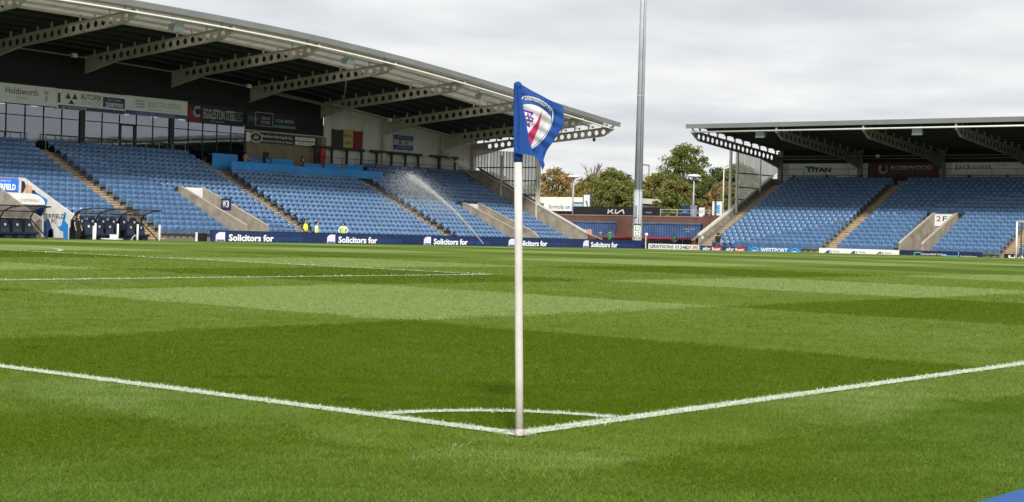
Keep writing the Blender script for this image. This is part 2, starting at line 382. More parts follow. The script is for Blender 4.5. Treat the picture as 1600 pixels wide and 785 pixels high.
def vnoise(x, y, sc, seed):
    r = np.random.default_rng(seed); T = r.random((64, 64)); X = x*sc; Y = y*sc
    i = np.floor(X).astype(int); j = np.floor(Y).astype(int); fx = X-i; fy = Y-j
    fx = fx*fx*(3-2*fx); fy = fy*fy*(3-2*fy)
    g = lambda a, b: T[a % 64, b % 64]
    return (g(i, j)*(1-fx)+g(i+1, j)*fx)*(1-fy)+(g(i, j+1)*(1-fx)+g(i+1, j+1)*fx)*fy
def build_grass():
    rng = np.random.default_rng(3)
    half = math.atan(800/FPX)+.015
    def zone(d0, d1, n, wid, hgt):
        d = np.sqrt(rng.random(n)*(d1*d1-d0*d0)+d0*d0); a = YAW+(rng.random(n)*2-1)*half
        return CAM.x+d*np.cos(a), CAM.y+d*np.sin(a), np.full(n, wid), np.full(n, hgt), d
    Z = [zone(5.2, 9.5, 240000, .0052, .013), zone(9.5, 15, 170000, .0075, .014), zone(15, 24, 120000, .012, .016), zone(24, 40, 90000, .020, .018)]
    x, y, w, h, d = [np.concatenate(k) for k in zip(*Z)]
    ok = (y > -2.135-.09*rng.random(len(y))*vnoise(x, y, 5, 41)); x, y, w, h, d = x[ok], y[ok], w[ok], h[ok], d[ok]
    n = len(x)
    wob = (vnoise(x, y, 3, 1)-.5)*.3+rng.normal(0, .08, n)
    ins = (x > 0) & (y > 0)
    bx = np.floor((x+wob)/5.5) % 2; by = np.floor((y+wob)/5.513) % 2
    v = np.where(ins, (bx+by)*.5, .16+.38*((x+wob > -.78) & (y+wob > -.8)))  # stripe tone carries the sheen of the laid blades as colour
    worn = np.clip(1-np.abs((x+y+.95)/.55), 0, 1)*np.clip(1-np.abs((x-y)/2.6), 0, 1)
    v = v + np.where(ins, 0, worn*.35)
    v += (vnoise(x, y, .8, 2)-.5)*np.where(ins, .26, .60)+np.where(ins, 0, (vnoise(x+.5*y, y-.5*x, 1.7, 9)-.5)*.3)+(vnoise(x, y, 6, 4)-.5)*.30
    v += rng.normal(0, .09, n); v = np.clip(v, 0, 1.1)
    c0, c1, c2 = np.array([.073, .124, .004]), np.array([.122, .186, .024]), np.array([.206, .274, .086])
    t = np.clip(v, 0, 1)[:, None]
    col = np.where(t < .5, c0+(c1-c0)*t*2, c1+(c2-c1)*(t-.5)*2)
    col *= rng.uniform(.66, 1.30, n)[:, None]
    dry = rng.random(n) < .006; col[dry] = np.array([.22, .22, .09])*rng.uniform(.7, 1.1, dry.sum())[:, None]
    cool = (~ins)[:, None]*np.clip((vnoise(x, y, .45, 12)-.35)*.7, 0, .30)[:, None]
    col = col*(1-cool)+cool*(col*np.array([.86, .95, 1.0])+np.array([.004, .012, .024]))
    div = vnoise(x, y, 11, 31)*vnoise(x, y, 2.3, 32); col *= np.where(div > .66, .72, 1.0)[:, None]
    # painted blades
    j = rng.normal(0, .010, n)
    m = ((np.abs(y-.06+j) < .052) & (x > -.02)) | ((np.abs(x-.06+j) < .052) & (y > -.02))
    rr = np.hypot(x, y); m |= ins & (np.abs(rr-.914+j) < .042)
    m |= (np.abs(y-13.35+j) < .06) & (x > 0) & (x < 16.5); m |= (np.abs(x-16.5+j) < .06) & (y > 13.3)
    sp = np.hypot(x+.55, y+.10) < 9
    along = np.clip((-(x+.26)*.945-(y-.04)*.327), -1, 2); perp = np.abs((x+.26)*-.327+(y-.04)*.945)
    m2 = (along > 0) & (along < .66) & (perp < .02+.01*rng.random(n)) & (rng.random(n) < .05)
    paint = (m & (rng.random(n) < .86)) | m2
    wc = np.array([.56, .61, .53])*rng.uniform(.45, 1.2, n)[:, None]
    col = np.where(paint[:, None], wc, col)
    ang = rng.random(n)*2*math.pi; L_ = h*rng.uniform(.6, 1.35, n)*np.where(paint, 1.35, 1)
    lean = rng.uniform(.4, 2.2, n)
    # mown lean: each band lies towards or away from the viewer
    dirx = np.where(by > .5, 1., -1.)*.4*ins; diry = np.where(bx > .5, 1., -1.)*.4*ins
    tx = np.cos(ang)*lean+dirx; ty = np.sin(ang)*lean+diry
    wx = -np.sin(ang+rng.normal(0, .6, n)); wy = np.cos(ang)
    # face the width roughly across the line of sight so the blade shows its size
    vx, vy = x-CAM.x, y-CAM.y; q = np.hypot(vx, vy); wx = wx*.8-vy/q*.6; wy = wy*.8+vx/q*.6
    z0 = gz(x, y)-.002
    A = np.stack([x-wx*w/2, y-wy*w/2, z0], 1); B = np.stack([x+wx*w/2, y+wy*w/2, z0], 1)
    Cc = np.stack([x+tx*L_*.7, y+ty*L_*.7, z0+L_], 1)
    V = np.stack([A, B, Cc], 1).reshape(-1, 3); F = np.arange(3*n).reshape(-1, 3)
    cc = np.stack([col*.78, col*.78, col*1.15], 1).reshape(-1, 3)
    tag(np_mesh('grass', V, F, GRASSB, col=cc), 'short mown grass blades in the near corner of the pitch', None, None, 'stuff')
build_grass()

# ------------------------------------------------------------------ corner flag
FR = Vector((math.sin(YAW), -math.cos(YAW), 0)); FN = Vector((-math.cos(YAW), -math.sin(YAW), 0))   # right of the viewer, towards the viewer
FO = Vector((0, 0, 0.0))
def fp(h, v, d): return FO+FR*h+Vector((0, 0, 1))*v+FN*d
def corner_flag():
    t = thing('corner_flag', (0, 0, 0), 'blue corner flag with a club crest hanging from its white pole', 'corner flag')
    ax = lambda v: -.0475*v/1.53+.0005      # the pole leans a little
    b = MB(); b.tube([fp(ax(v), v, 0) for v in (-.05, .3, .8, 1.19)], .0172, 20); b.build('pole', POLEM, t, True)
    b = MB(); b.tube([fp(ax(v), v, 0) for v in (-.03, .035)], .0182, 20); b.build('base_collar', mat('stained_base', (.46, .40, .35), .9, .3, 60), t, True)
    b = MB(); b.tube([fp(ax(v), v, 0) for v in (0, .008)], [.036, .030], 20); b.build('ground_socket', BLACK, t, True)
    b = MB(); b.tube([fp(ax(v), v, 0) for v in (1.187, 1.25, 1.4, 1.50)], [.0185, .0188, .0188, .0186], 20)
    b.tube([fp(ax(v), v, 0) for v in (1.50, 1.527, 1.534)], [.0186, .016, .006], 20); b.build('sleeve', FLAGM, t, True)
    # the cloth: flap in front, folded back, then the outer part with the crest
    vs_ = np.linspace(0, 1, 70)
    foldP = [(-.0418, 1.515), (-.036, 1.485), (-.0229, 1.4341), (-.0046, 1.3492), (.0077, 1.2855), (.0281, 1.2205)]
    fvv = np.array([p[1] for p in foldP])[::-1]; fhh = np.array([p[0] for p in foldP])[::-1]
    fold = lambda v: np.interp(v, fvv, fhh)
    V = []; F = []; nc = 34
    # flap A
    for i, s in enumerate(vs_):
        v0 = 1.520-(1.520-1.2198)*s
        hp = -.064+.0083*s
        vend = 1.508-(1.508-1.2205)*s; he = float(fold(vend))
        for j in range(nc):
            u = j/(nc-1); h = hp+(he-hp)*u; v = v0+(vend-v0)*u
            dd = .021+.010*math.sin(u*2.2+.4)*(1-.25*s)+.012*math.sin(u*9+s*5)*u*(1-u)*2+.022*u*s*(1-u*.45)
            V.append(fp(h, v, dd))
    for i in range(len(vs_)-1):
        for j in range(nc-1): k = i*nc+j; F.append((k, k+1, k+nc+1, k+nc))
    b = MB(); b.add(V, F); b.build('front_flap', FLAGM, t, True)
    # outer part B as a height field over (h,v)
    topP = [(-.060, 1.525), (-.0425, 1.531), (-.0305, 1.522), (.0182, 1.494), (.0831, 1.461), (.1522, 1.4334)]
    rgt = [(.1522, 1.4334), (.1545, 1.40), (.156, 1.3695), (.1505, 1.345), (.1452, 1.3319), (.128, 1.303), (.112, 1.2776), (.0888, 1.245), (.079, 1.220), (.073, 1.1966), (.0789, 1.178), (.0699, 1.1538)]
    hem = [(-.05, 1.224), (-.0227, 1.2234), (.0094, 1.2205), (.0281, 1.2170), (.0528, 1.196), (.0699, 1.1538)]
    depth = lambda h, v: (.010+.019*math.sin((h*.8+(1.45-v)*.55)*30+.6)*min(1, max(0, (h+.04)*9)) - .024*math.sin((h-.25*v+.3)*34)*max(0, min(1, (1.40-v)*6))*.7
                          + .009*math.sin(h*75+v*40)*max(0, min(1, (1.30-v)*14)) + .004*math.sin(v*120+h*60))
    fv = lambda P, u: (np.interp(u, np.linspace(0, 1, len(P)), [p[0] for p in P]), np.interp(u, np.linspace(0, 1, len(P)), [p[1] for p in P]))
    V = []; F = []; nu, nv = 46, 60
    for i in range(nv):
        s = i/(nv-1)
        for j in range(nu):
            u = j/(nu-1)
            tx, ty = fv(topP, u); bx, by = fv(hem, u); rx, ry = fv(rgt, s)
            lx, ly = -.060+.010*s, 1.525-.301*s
            # Coons patch
            a = np.array([(1-s)*tx+s*bx, (1-s)*ty+s*by]); c = np.array([(1-u)*lx+u*rx, (1-u)*ly+u*ry])
            cn = (1-u)*(1-s)*np.array(topP[0])+u*(1-s)*np.array(topP[-1])+(1-u)*s*np.array(hem[0])+u*s*np.array(hem[-1])
            p = a+c-cn; V.append(fp(p[0], p[1], depth(p[0], p[1])))
    for i in range(nv-1):
        for j in range(nu-1): k = i*nu+j; F.append((k, k+1, k+nu+1, k+nu))
    b = MB(); b.add(V, F); cloth = b.build('cloth', FLAGM, t, True)
    # the crest printed on the outer part
    outer = [(-.036, 1.455), (-.029, 1.4633), (-.0186, 1.4727), (.0, 1.4725), (.0189, 1.4683), (.042, 1.461), (.062, 1.4513), (.080, 1.440), (.0946, 1.4292), (.109, 1.4109), (.1105, 1.388), (.1071, 1.3629), (.099, 1.339), (.087, 1.3143), (.073, 1.293), (.0561, 1.2735), (.038, 1.257), (.0195, 1.2432), (0.0, 1.24), (-.05, 1.30)]
    outer2 = [(h+(.022-h)*.045, v+(1.37-v)*.045) for h, v in outer]
    inner = [(-.05, 1.43), (-.0229, 1.4341), (.0, 1.4365), (.0198, 1.4353), (.043, 1.428), (.0629, 1.4177), (.084, 1.402), (.1012, 1.3841), (.1015, 1.370), (.0992, 1.3573), (.091, 1.335), (.079, 1.3141), (.066, 1.297), (.0506, 1.2787), (.022, 1.2512), (0., 1.245), (-.06, 1.3)]
    red = [(.0603, 1.4161), (.0580, 1.392), (.0537, 1.3615), (.046, 1.333), (.0365, 1.3076), (.027, 1.282), (.0164, 1.2565), (.006, 1.28), (.0035, 1.309), (.019, 1.332), (.0327, 1.3502), (.044, 1.372), (.0529, 1.3935)]
    strokes = [((-.016, 1.409), (.020, 1.398)), ((.020, 1.398), (.013, 1.388)), ((-.018, 1.398), (-.006, 1.350)), ((-.006, 1.384), (.022, 1.376)), ((.022, 1.376), (.018, 1.362)), ((.018, 1.362), (-.002, 1.368)), ((.000, 1.394), (.006, 1.372)), ((-.004, 1.350), (.008, 1.340)), ((.008, 1.340), (.004, 1.352))]
    def inp(P, H, Vv):
        P = np.array(P); r = np.zeros(H.shape, bool); j = len(P)-1
        for i in range(len(P)):
            c = ((P[i, 1] > Vv) != (P[j, 1] > Vv)) & (H < (P[j, 0]-P[i, 0])*(Vv-P[i, 1])/(P[j, 1]-P[i, 1]+1e-12)+P[i, 0]); r ^= c; j = i
        return r
    st = .0011; hs = np.arange(-.040, .115, st); vv = np.arange(1.236, 1.478, st); H, W_ = np.meshgrid(hs, vv)
    HC, VC = (H+st/2)[:-1, :-1], (W_+st/2)[:-1, :-1]
    keep = inp(outer, HC, VC) & (HC > fold(VC)-.006)
    ci = np.zeros(HC.shape, int); ci[inp(outer2, HC, VC)] = 1; ci[inp(inner, HC, VC)] = 0; ci[inp(red, HC, VC) & inp(inner, HC, VC)] = 2
    for (a0, a1), (b0, b1) in strokes:
        dx, dy = b0-a0, b1-a1; tt = np.clip(((HC-a0)*dx+(VC-a1)*dy)/(dx*dx+dy*dy), 0, 1)
        ci[(np.hypot(HC-a0-tt*dx, VC-a1-tt*dy) < .0042) & inp(inner, HC, VC)] = 3
    Vt = [fp(h, v, depth(h, v)+.0014) for h, v in zip(H.ravel(), W_.ravel())]; nx = len(hs)
    b = MB(); b.v = [tuple(p) for p in Vt]
    ii, jj = np.nonzero(keep)
    for i, j in zip(ii, jj): k = i*nx+j; b.f.append((k, k+1, k+nx+1, k+nx)); b.m.append(int(ci[i, j]))
    cr = b.build('crest', [mat('crest_white', (.60, .595, .60), .7, .05, 60), mat('crest_navy', (.012, .06, .22), .7, .05, 60), mat('crest_red', (.42, .025, .09), .7, .1, 60), mat('crest_purple', (.10, .03, .22), .7, .1, 60)], t, True)
    # lettering along the top arc of the crest
    arc = [(-.017, 1.4545), (.005, 1.4535), (.030, 1.447), (.052, 1.438), (.074, 1.4255), (.096, 1.409)]
    txt = 'CHESTERFIELD FC'
    cc = bpy.data.curves.new('text', 'FONT'); cc.body = txt; cc.size = 1; cc.offset = .045; cc.resolution_u = 1
    to = bpy.data.objects.new('text', cc); COL.objects.link(to)
    def done(me):
        n = len(me.vertices); co = np.empty(n*3); me.vertices.foreach_get('co', co); co = co.reshape(-1, 3); lo, hi = co.min(0), co.max(0)
        u = (co[:, 0]-lo[0])/(hi[0]-lo[0]); w = (co[:, 1]-lo[1])/(hi[1]-lo[1])
        A = np.array(arc); k = np.linspace(0, 1, len(A)); out = []
        for a, q in zip(u, w):
            h, v = np.interp(a, k, A[:, 0]), np.interp(a, k, A[:, 1]); sl = -.18-.72*a
            nl = Vector((-sl, 1)).normalized(); h += nl.x*q*.0165; v += nl.y*q*.0165
            out.append(tuple(fp(h, v, depth(h, v)+.0026)))
        me.vertices.foreach_set('co', np.array(out).ravel()); me.materials.clear(); me.materials.append(mat('crest_white', (.74, .73, .74)))
        me.name = 'lettering'; put('lettering', me, cr)
    BATCH.append((to, done))
corner_flag()

# ------------------------------------------------------------------ stands
def make_seat_mesh():
    b = MB()
    prof = [(-.215, .42), (.215, .42), (.225, .60), (.215, .78), (.16, .835), (-.16, .835), (-.215, .78), (-.225, .60)]
    b.prism([(h, .10+(z-.42)*.20, z) for h, z in prof], (0, .035, .006))
    pan = [(-.20, .40), (.20, .40), (.215, .56), (.19, .68), (.12, .715), (-.12, .715), (-.19, .68), (-.215, .56)]
    b.prism([(h, .055-(z-.40)*.34, z) for h, z in pan], (0, .035, .018))
    b.box(-.235, -.215, .02, .16, .30, .52); b.box(.215, .235, .02, .16, .30, .52)
    return b
SEAT_MB = make_seat_mesh()
def seat_data():
    o = SEAT_MB.build('seat', SEATM); me = o.data; bpy.data.objects.remove(o); return me
SEAT_ME = seat_data()
def place_seats(root, spots, rotz, exclude=None):
    """300 seats nearest the camera as parts of their own, the others joined"""
    P = np.array(spots); d = np.linalg.norm(P-np.array(CAM), axis=1)
    ax = fw; vis = []
    for k, p in enumerate(spots):
        q = Vector(p)-CAM; u = 800+FPX*q.dot(r2)/q.dot(fw); vis.append(-5 < u < 1605 and not (exclude and exclude(p)))
    vis = np.array(vis); order = np.argsort(np.where(vis, d, 1e6)); first = set(order[:300].tolist())
    for k in sorted(first):
        o = put('seat', SEAT_ME, root, spots[k]); o.rotation_euler.z = rotz
    rest = [k for k in range(len(spots)) if k not in first]
    o = SEAT_MB.build('tmp', SEATM); me = o.data; n = len(me.vertices)
    me.calc_loop_triangles(); co = np.empty(n*3); me.vertices.foreach_get('co', co); co = co.reshape(-1, 3)
    tri = np.empty(len(me.loop_triangles)*3, np.int32); me.loop_triangles.foreach_get('vertices', tri); tri = tri.reshape(-1, 3)
    bpy.data.objects.remove(o)
    c, s = math.cos(rotz), math.sin(rotz); rng = np.random.default_rng(5)
    rc = np.stack([co[:, 0]*c-co[:, 1]*s, co[:, 0]*s+co[:, 1]*c, co[:, 2]], 1)
    V = (rc[None]+P[rest][:, None, :]).reshape(-1, 3); F = (tri[None]+(np.arange(len(rest))*n)[:, None, None]).reshape(-1, 3)
    q = np_mesh('seating', V, F, SEATM, root); q['kind'] = 'stuff'; q['label'] = 'remaining rows of blue tip-up seats'
def girder_mesh(name, L=14.4, mt=STEEL):
    b = MB(); sl = -.0862; dep = lambda s: .27+min(1, s/.9)*.41 + max(0, s-11.0)/3.4*.42; t = .016
    top = lambda s: sl*s
    def web(s0, s1, hole=None):
        for sx in (-t, t):
            if hole is None: b.add([(sx, s0, top(s0)), (sx, s1, top(s1)), (sx, s1, top(s1)-dep(s1)), (sx, s0, top(s0)-dep(s0))], [(0, 1, 2, 3)])
            else:
                n = 16; hc, hz, r = hole; vs = []
                for k in range(n):
                    a = 2*math.pi*k/n; ca, sa = math.cos(a), math.sin(a); hw = (s1-s0)/2
                    f = 1/max(abs(ca), abs(sa)); u = s0+hw+hw*ca*f; w = sa*f
                    zz = top(u)-dep(u)*(.5-.5*w); vs.append((sx, u, zz)); vs.append((sx, hc+r*ca, hz+r*sa))
                b.add(vs, [(2*k, 2*k+1, (2*k+3) % (2*n), (2*k+2) % (2*n)) for k in range(n)])
    web(0, .55); s = .55
    for k in range(18):
        m = s+.35; zc = top(m)-min(dep(m), .68)/2; web(s, s+.70, (m, zc, .205 if dep(m) > .6 else .17)); s += .70
    web(s, L)
    n = 16
    for k in range(18):      # rims of the openings
        m = .55+.70*k+.35; zc = top(m)-min(dep(m), .68)/2; r = .205 if dep(m) > .6 else .17
        vs = [(sx, m+r*math.cos(2*math.pi*j/n), zc+r*math.sin(2*math.pi*j/n)) for j in range(n) for sx in (-t, t)]
        b.add(vs, [(2*j, 2*j+1, (2*j+3) % (2*n), (2*j+2) % (2*n)) for j in range(n)])
    for s0, s1 in ((0, .9), (.9, 5), (5, 11), (11, L)):      # flanges
        for f, th in ((lambda s: top(s), .02), (lambda s: top(s)-dep(s), -.02)):
            b.hexa([(-.11, s0, f(s0)), (.11, s0, f(s0)), (.11, s1, f(s1)), (-.11, s1, f(s1)), (-.11, s0, f(s0)+th), (.11, s0, f(s0)+th), (.11, s1, f(s1)+th), (-.11, s1, f(s1)+th)])
    b.box(-.13, .13, -.02, .0, -.28, .03)
    o = b.build(name, mt, None, recalc=False); me = o.data; bpy.data.objects.remove(o); return me
STUB = MB().box(-.06, .06, -.035, .035, 0, .40)
def stub_mesh(mt):
    o = STUB.build('stub_post', mt); me = o.data; bpy.data.objects.remove(o); return me
FTX = [30, 40, 47.7, 52, 56.3, 62.8, 72.8, 81.9, 90, 97.15, 106.5]; FTZ = [13.2, 13.72, 13.88, 13.92, 13.88, 13.77, 13.44, 12.77, 12.03, 11.28, 10.29]
_k = np.polyfit(FTX[3:], FTZ[3:], 4)
def ft(x): x = abs(x-52)+52; return float(np.polyval(_k, min(x, 107)))
SLOPE = .0862
def kx(x, k=1.0028): return CAM.x+(x-CAM.x)*k
def kz(z, k=1.0028): return CAM.z+(z-CAM.z)*k

def main_stand():
    t = thing('main_stand', (70, 80, 0), 'long blue-seated main stand with a curved cantilever roof and a glazed upper front', 'stand')
    X0, X1 = 36.0, 103.9; N = 18; D0, G, R, Z0 = 74.2, .67, .315, .05
    voms = [(50.55, 53.45, 78.5), (66.8, 68.9, 79.75), (95.85, 98.0, 79.6)]
    b = MB(); cuts = sorted(sum([[a, c] for a, c, _ in voms], [])); xs = [X0]+cuts+[X1]
    for i in range(len(xs)-1):
        v = [w for w in voms if abs(w[0]-xs[i]) < .01]
        for r in range(N):
            d = D0+G*r
            if v and d < v[0][2]: continue
            b.box(xs[i], xs[i+1], d, D0+G*N, Z0+R*(r-1), Z0+R*r)
    b.box(X0, X1+2, D0+G*N, 88.2, 5.1, 5.42)
    b.box(X0, X1, 73.98, 74.2, -.5, -.02)
    b.build('terrace', CONC_D, t)
    aisles = [46.6, 60.35, 73.85, 88.7]
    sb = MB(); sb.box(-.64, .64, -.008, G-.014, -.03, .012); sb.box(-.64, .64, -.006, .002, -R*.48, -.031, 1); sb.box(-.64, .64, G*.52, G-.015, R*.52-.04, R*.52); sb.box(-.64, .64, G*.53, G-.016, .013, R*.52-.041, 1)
    so = sb.build('step', [STEPM, RISER_SHADE]); sm = so.data; bpy.data.objects.remove(so)
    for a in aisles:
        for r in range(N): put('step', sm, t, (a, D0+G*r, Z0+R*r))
    spots = []
    blocks = [(36.2, 45.95), (47.25, 59.7), (61.05, 73.05), (74.62, 87.9), (89.5, 103.6)]
    for r in range(N):
        d = D0+G*r
        for a, c in blocks:
            n = int((c-a)/.5); off = (c-a-n*.5)/2
            for k in range(n):
                x = a+off+.25+k*.5
                if any(v0-.35 < x < v1+.35 and d < dd+.05 for v0, v1, dd in voms): continue
                if 74.5 < x < 91.4 and d > 83.2 and not (x > 88.7): continue
                if x > 89.3 and x < 91.1 and d > 83.2: continue
                spots.append((x, d+.36, Z0+R*r))
    place_seats(t, spots, 0.0, lambda p: p[0] < 58.5 and p[2] < 1.2 or p[0] < 54 and p[2] < 2.4)
    # roof -------------------------------------------------
    xs = np.arange(36, 106.6, 1.5).tolist()+[106.3]
    def ribbon(y0, y1, dz0, dz1, th, xs=xs):
        m = MB()
        for a, c in zip(xs[:-1], xs[1:]):
            m.hexa([(a, y0, ft(a)+dz0), (c, y0, ft(c)+dz0), (c, y1, ft(c)+dz1), (a, y1, ft(a)+dz1),
                    (a, y0, ft(a)+dz0+th), (c, y0, ft(c)+dz0+th), (c, y1, ft(c)+dz1+th), (a, y1, ft(a)+dz1+th)])
        return m
    dz = lambda y: -.09-(y-72)*SLOPE
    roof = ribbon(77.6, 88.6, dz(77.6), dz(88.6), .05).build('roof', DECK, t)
    gx = [41.6, 49.1, 56.56, 64.1, 71.6, 79.1, 86.6, 94.1, 101.5]
    gl = [36]+gx+[105.75]
    for a, c in zip(gl[:-1], gl[1:]):
        q = np.linspace(a+.02, c-.02, 6).tolist(); ribbon(72.35, 77.6, dz(72.35), dz(77.6), .03, q).build('rooflight', ROOFLT, roof)
    fb = MB()
    for a, c in zip(xs[:-1], xs[1:]):
        fb.hexa([(a, 71.75, ft(a)-.41), (c, 71.75, ft(c)-.41), (c, 72.34, ft(c)-.30), (a, 72.34, ft(a)-.30), (a, 71.68, ft(a)-.06), (c, 71.68, ft(c)-.06), (c, 72.5, ft(c)), (a, 72.5, ft(a))])
    fb.build('fascia', FASC, t)
    tb = MB(); tb.tube([(x, 71.93, ft(x)-.70) for x in np.arange(36, 105.9, 1.5)]+[(105.8, 71.93, ft(105.8)-.70)], .062, 8); tb.build('edge_tube', WHITE, t, True)
    for y in np.arange(73.0, 87, 1.38):
        ribbon(y, y+.07, dz(y)-.15, dz(y+.07)-.15, .145).build('purlin', STEEL if y < 78 else PURL_SHADE, roof)  # purlins behind the rooflights carry their shade in the colour
    gm, gmg = girder_mesh('girder'), stub_mesh(STEEL)
    for x in gx+[105.78]:
        g = put('girder', gm, t, (x, 72.0, ft(x)-.50))
        for y in np.arange(73.0, 86, 1.38):
            o = put('stub_post', gmg, g); o.location = (0, y-72+.035, -SLOPE*(y-72)+.02)
        tp = MB(); tp.box(x-.05, x+.05, 71.9, 71.99, ft(x)-.76, ft(x)-.40); tp.build('tip_plate', STEEL, g)
        if x > 87:
            cb = MB(); cb.box(x-.17, x+.17, 86.4, 86.72, 5.4, ft(x)-1.75); cb.build('column', STEEL, t)
        
    m = MB(); m.tube([(79.1, 75.0, ft(79.1)-1.25), (86.6, 73.2, ft(86.6)-1.05)], .06, 6); m.build('tie_tube', STEEL, t, True)
    m = MB(); m.tube([(79.1, 76.6, ft(79.1)-1.4), (86.6, 84.0, ft(86.6)-2.0)], .06, 6); m.build('tie_tube', STEELG, t, True)
    m = MB(); m.tube([(79.1, 84.5, ft(79.1)-2.2), (86.6, 84.2, ft(86.6)-2.2)], .05, 6); m.build('tie_tube', STEELG, t, True)
    m = MB(); m.tube([(100.6, 86.2, 8.0), (103.7, 84.8, 5.6)], .07, 8); m.build('brace', STEEL, t, True)
    for y in (84.6,):
        m = MB(); m.tube([(x, y, ft(x)-2.05) for x in np.arange(36, 105.8, 1.5)], .05, 6); m.build('tie_tube', STEELG, t, True)
    # rear wall -------------------------------------------
    W = 86.75
    w = MB()
    for a, c in zip(np.arange(36, kx(87.0)-.01, 1.5).tolist(), np.arange(37.5, kx(87.0)-.01, 1.5).tolist()+[kx(87.0)]):
        zb = kz(8.46) if c < kx(79.1) else kz(8.12)
        w.hexa([(a, W, zb), (c, W, zb), (c, W+.2, zb), (a, W+.2, zb), (a, W, ft(a)-1.4), (c, W, ft(c)-1.4), (c, W+.2, ft(c)-1.4), (a, W+.2, ft(a)-1.4)])
    w.build('upper_wall', DARKW, t)
    for k in range(5):
        z = kz(9.95)+k*.62; m = MB(); m.tube([(x, W-.012, z) for x in (36, 60, kx(86.9))], .012, 4); m.build('cladding_joint', MULL, t)
    m = MB(); m.box(kx(78.95), kx(87.1), W, W+.3, 5.4, kz(8.10)); m.build('block_wall', BLOCK, t)
    m = MB(); m.box(kx(86.6), kx(87.12), W-.25, W-.003, 5.4, kz(8.0)); m.build('block_pier', BLOCK, t)
    # glazed front
    gf = MB(); zb, zt, ztr = 5.45, kz(8.44), kz(7.74)
    cols = [kx(v) for v in (41.3, 48.9, 56.4, 64.0, 71.72)]; R_ = kx(78.72)
    gf.box(36, R_, W-.06, W+.02, zt-.02, zt+.08); gf.box(36, R_, W-.05, W+.01, ztr-.03, ztr+.03); gf.box(36, R_, W-.05, W+.01, zb-.05, zb+.05)
    front = gf.build('glazed_front', MULL, t)
    edges = [36]+cols+[R_]
    pane_cache = {}
    for bi, (a, c) in enumerate(zip(edges[:-1], edges[1:])):
        a_ = a+(.2 if bi else 0); c_ = c-(.2 if bi < len(edges)-2 else 0); n = 5; w_ = (c_-a_)/n
        if bi < len(edges)-2:
            m = MB(); m.box(c-.2, c+.2, W-.12, W+.03, 5.45, zt); m.build('front_column', MULL, front)
        for k in range(n):
            x = a_+k*w_
            if k: m = MB(); m.box(x-.035, x+.035, W-.055, W+.015, zb, zt); m.build('mullion', MULL, front)
            door = bi == 4 and k == 2
            m = MB(); m.box(x+.03, x+w_-.03, W-.02, W-.012, ztr+.03, zt-.02); m.build('pane', GLASS, front)
            if door:
                m = MB(); m.box(x+.03, x+.17, W-.07, W, zb, ztr); m.box(x+w_-.25, x+w_-.03, W-.07, W, zb, ztr); m.box(x, x+w_, W-.07, W, ztr-.12, ztr-.03); m.build('door_frame', MULL, front)
            m = MB(); m.box(x+.03, x+w_-.03, W-.02, W-.012, zb+.05, ztr-.03); m.build('pane', GLASS, front)
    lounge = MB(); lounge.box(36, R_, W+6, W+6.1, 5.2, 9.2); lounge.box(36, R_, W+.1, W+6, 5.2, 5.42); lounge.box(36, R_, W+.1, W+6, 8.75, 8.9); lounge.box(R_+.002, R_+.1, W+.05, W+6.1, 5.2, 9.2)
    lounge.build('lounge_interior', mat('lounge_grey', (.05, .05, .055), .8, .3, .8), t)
    for x in np.arange(37, 79, 2.6):
        for y in (88.2, 90.4):
            m = MB(); m.box(x, x+.35, y, y+.35, 8.72, 8.748); m.build('ceiling_lamp', LAMPM, t)
    # light cladding and the open concourse beside it
    pj = [kx(87.15)]+[kx(v) for v in (88.0, 89.9, 91.7, 93.4, 95.2, 97.1, 98.9, 100.7, 102.4, 104.3, 106.0)]
    for a, c in zip(pj[:-1], pj[1:]):
        for z0, z1 in ((5.42, 7.2), (7.22, None)):
            m = MB(); ta, tc_ = (ft(a)-1.4, ft(c)-1.4) if z1 is None else (z1, z1)
            m.hexa([(a+.02, W, z0), (c-.02, W, z0), (c-.02, W+.12, z0), (a+.02, W+.12, z0), (a+.02, W, ta), (c-.02, W, tc_), (c-.02, W+.12, tc_), (a+.02, W+.12, ta)])
            m.build('cladding_panel', LIGHTW, t)
    m = MB(); m.box(pj[0], pj[-1], W+.13, W+.2, 5.4, 9.0); m.build('cladding_backing', BLACK, t)
    for a, c, ps in ((85.9, 91.6, (86.1, 87.9, 89.6, 91.3)), (92.4, 98.6, (93.1, 94.9, 96.6, 98.2)), (99.8, 103.4, (100.9, 103.0))):
        m = MB(); m.box(a, c, 86.25, 86.5, 7.2, 7.36); m.build('concourse_beam', BLACK, t)
        for x in ps:
            m = MB(); m.box(x-.08, x+.08, 86.3, 86.44, 5.3, 7.2); m.hexa([(x-.08, 86.31, 7.0), (x+.08, 86.31, 7.0), (x+.08, 86.43, 7.0), (x-.08, 86.43, 7.0), (x-.24, 86.31, 7.2), (x+.24, 86.31, 7.2), (x+.24, 86.43, 7.2), (x-.24, 86.43, 7.2)]); m.build('concourse_post', BLACK, t)
    m = MB()
    for z in (5.95, 6.45): m.tube([(85.9, 85.5, z), (103.6, 85.5, z)], .025, 6)
    for x in np.arange(86.6, 103, 1.55): m.tube([(x, 85.5, 5.4), (x, 85.5, 6.45)], .02, 5)
    m.build('handrail', RAIL, t)
    # rail in front of the glass
    for a, c in ((36.5, 45.9), (47.2, 59.6), (61.1, 73.0)):
        m = MB(); m.tube([(a, 86.42, 6.62), (c, 86.42, 6.62)], .03, 6); m.tube([(a, 86.42, 6.1), (c, 86.42, 6.1)], .02, 6)
        for x in np.linspace(a, c, max(2, round((c-a)/1.25)+1)): m.tube([(x, 86.42, 5.36), (x, 86.42, 6.62)], .03, 6)
        m.build('handrail', mat('rail_pale', (.22, .22, .22), .4, .1, 3, metal=.5), t)
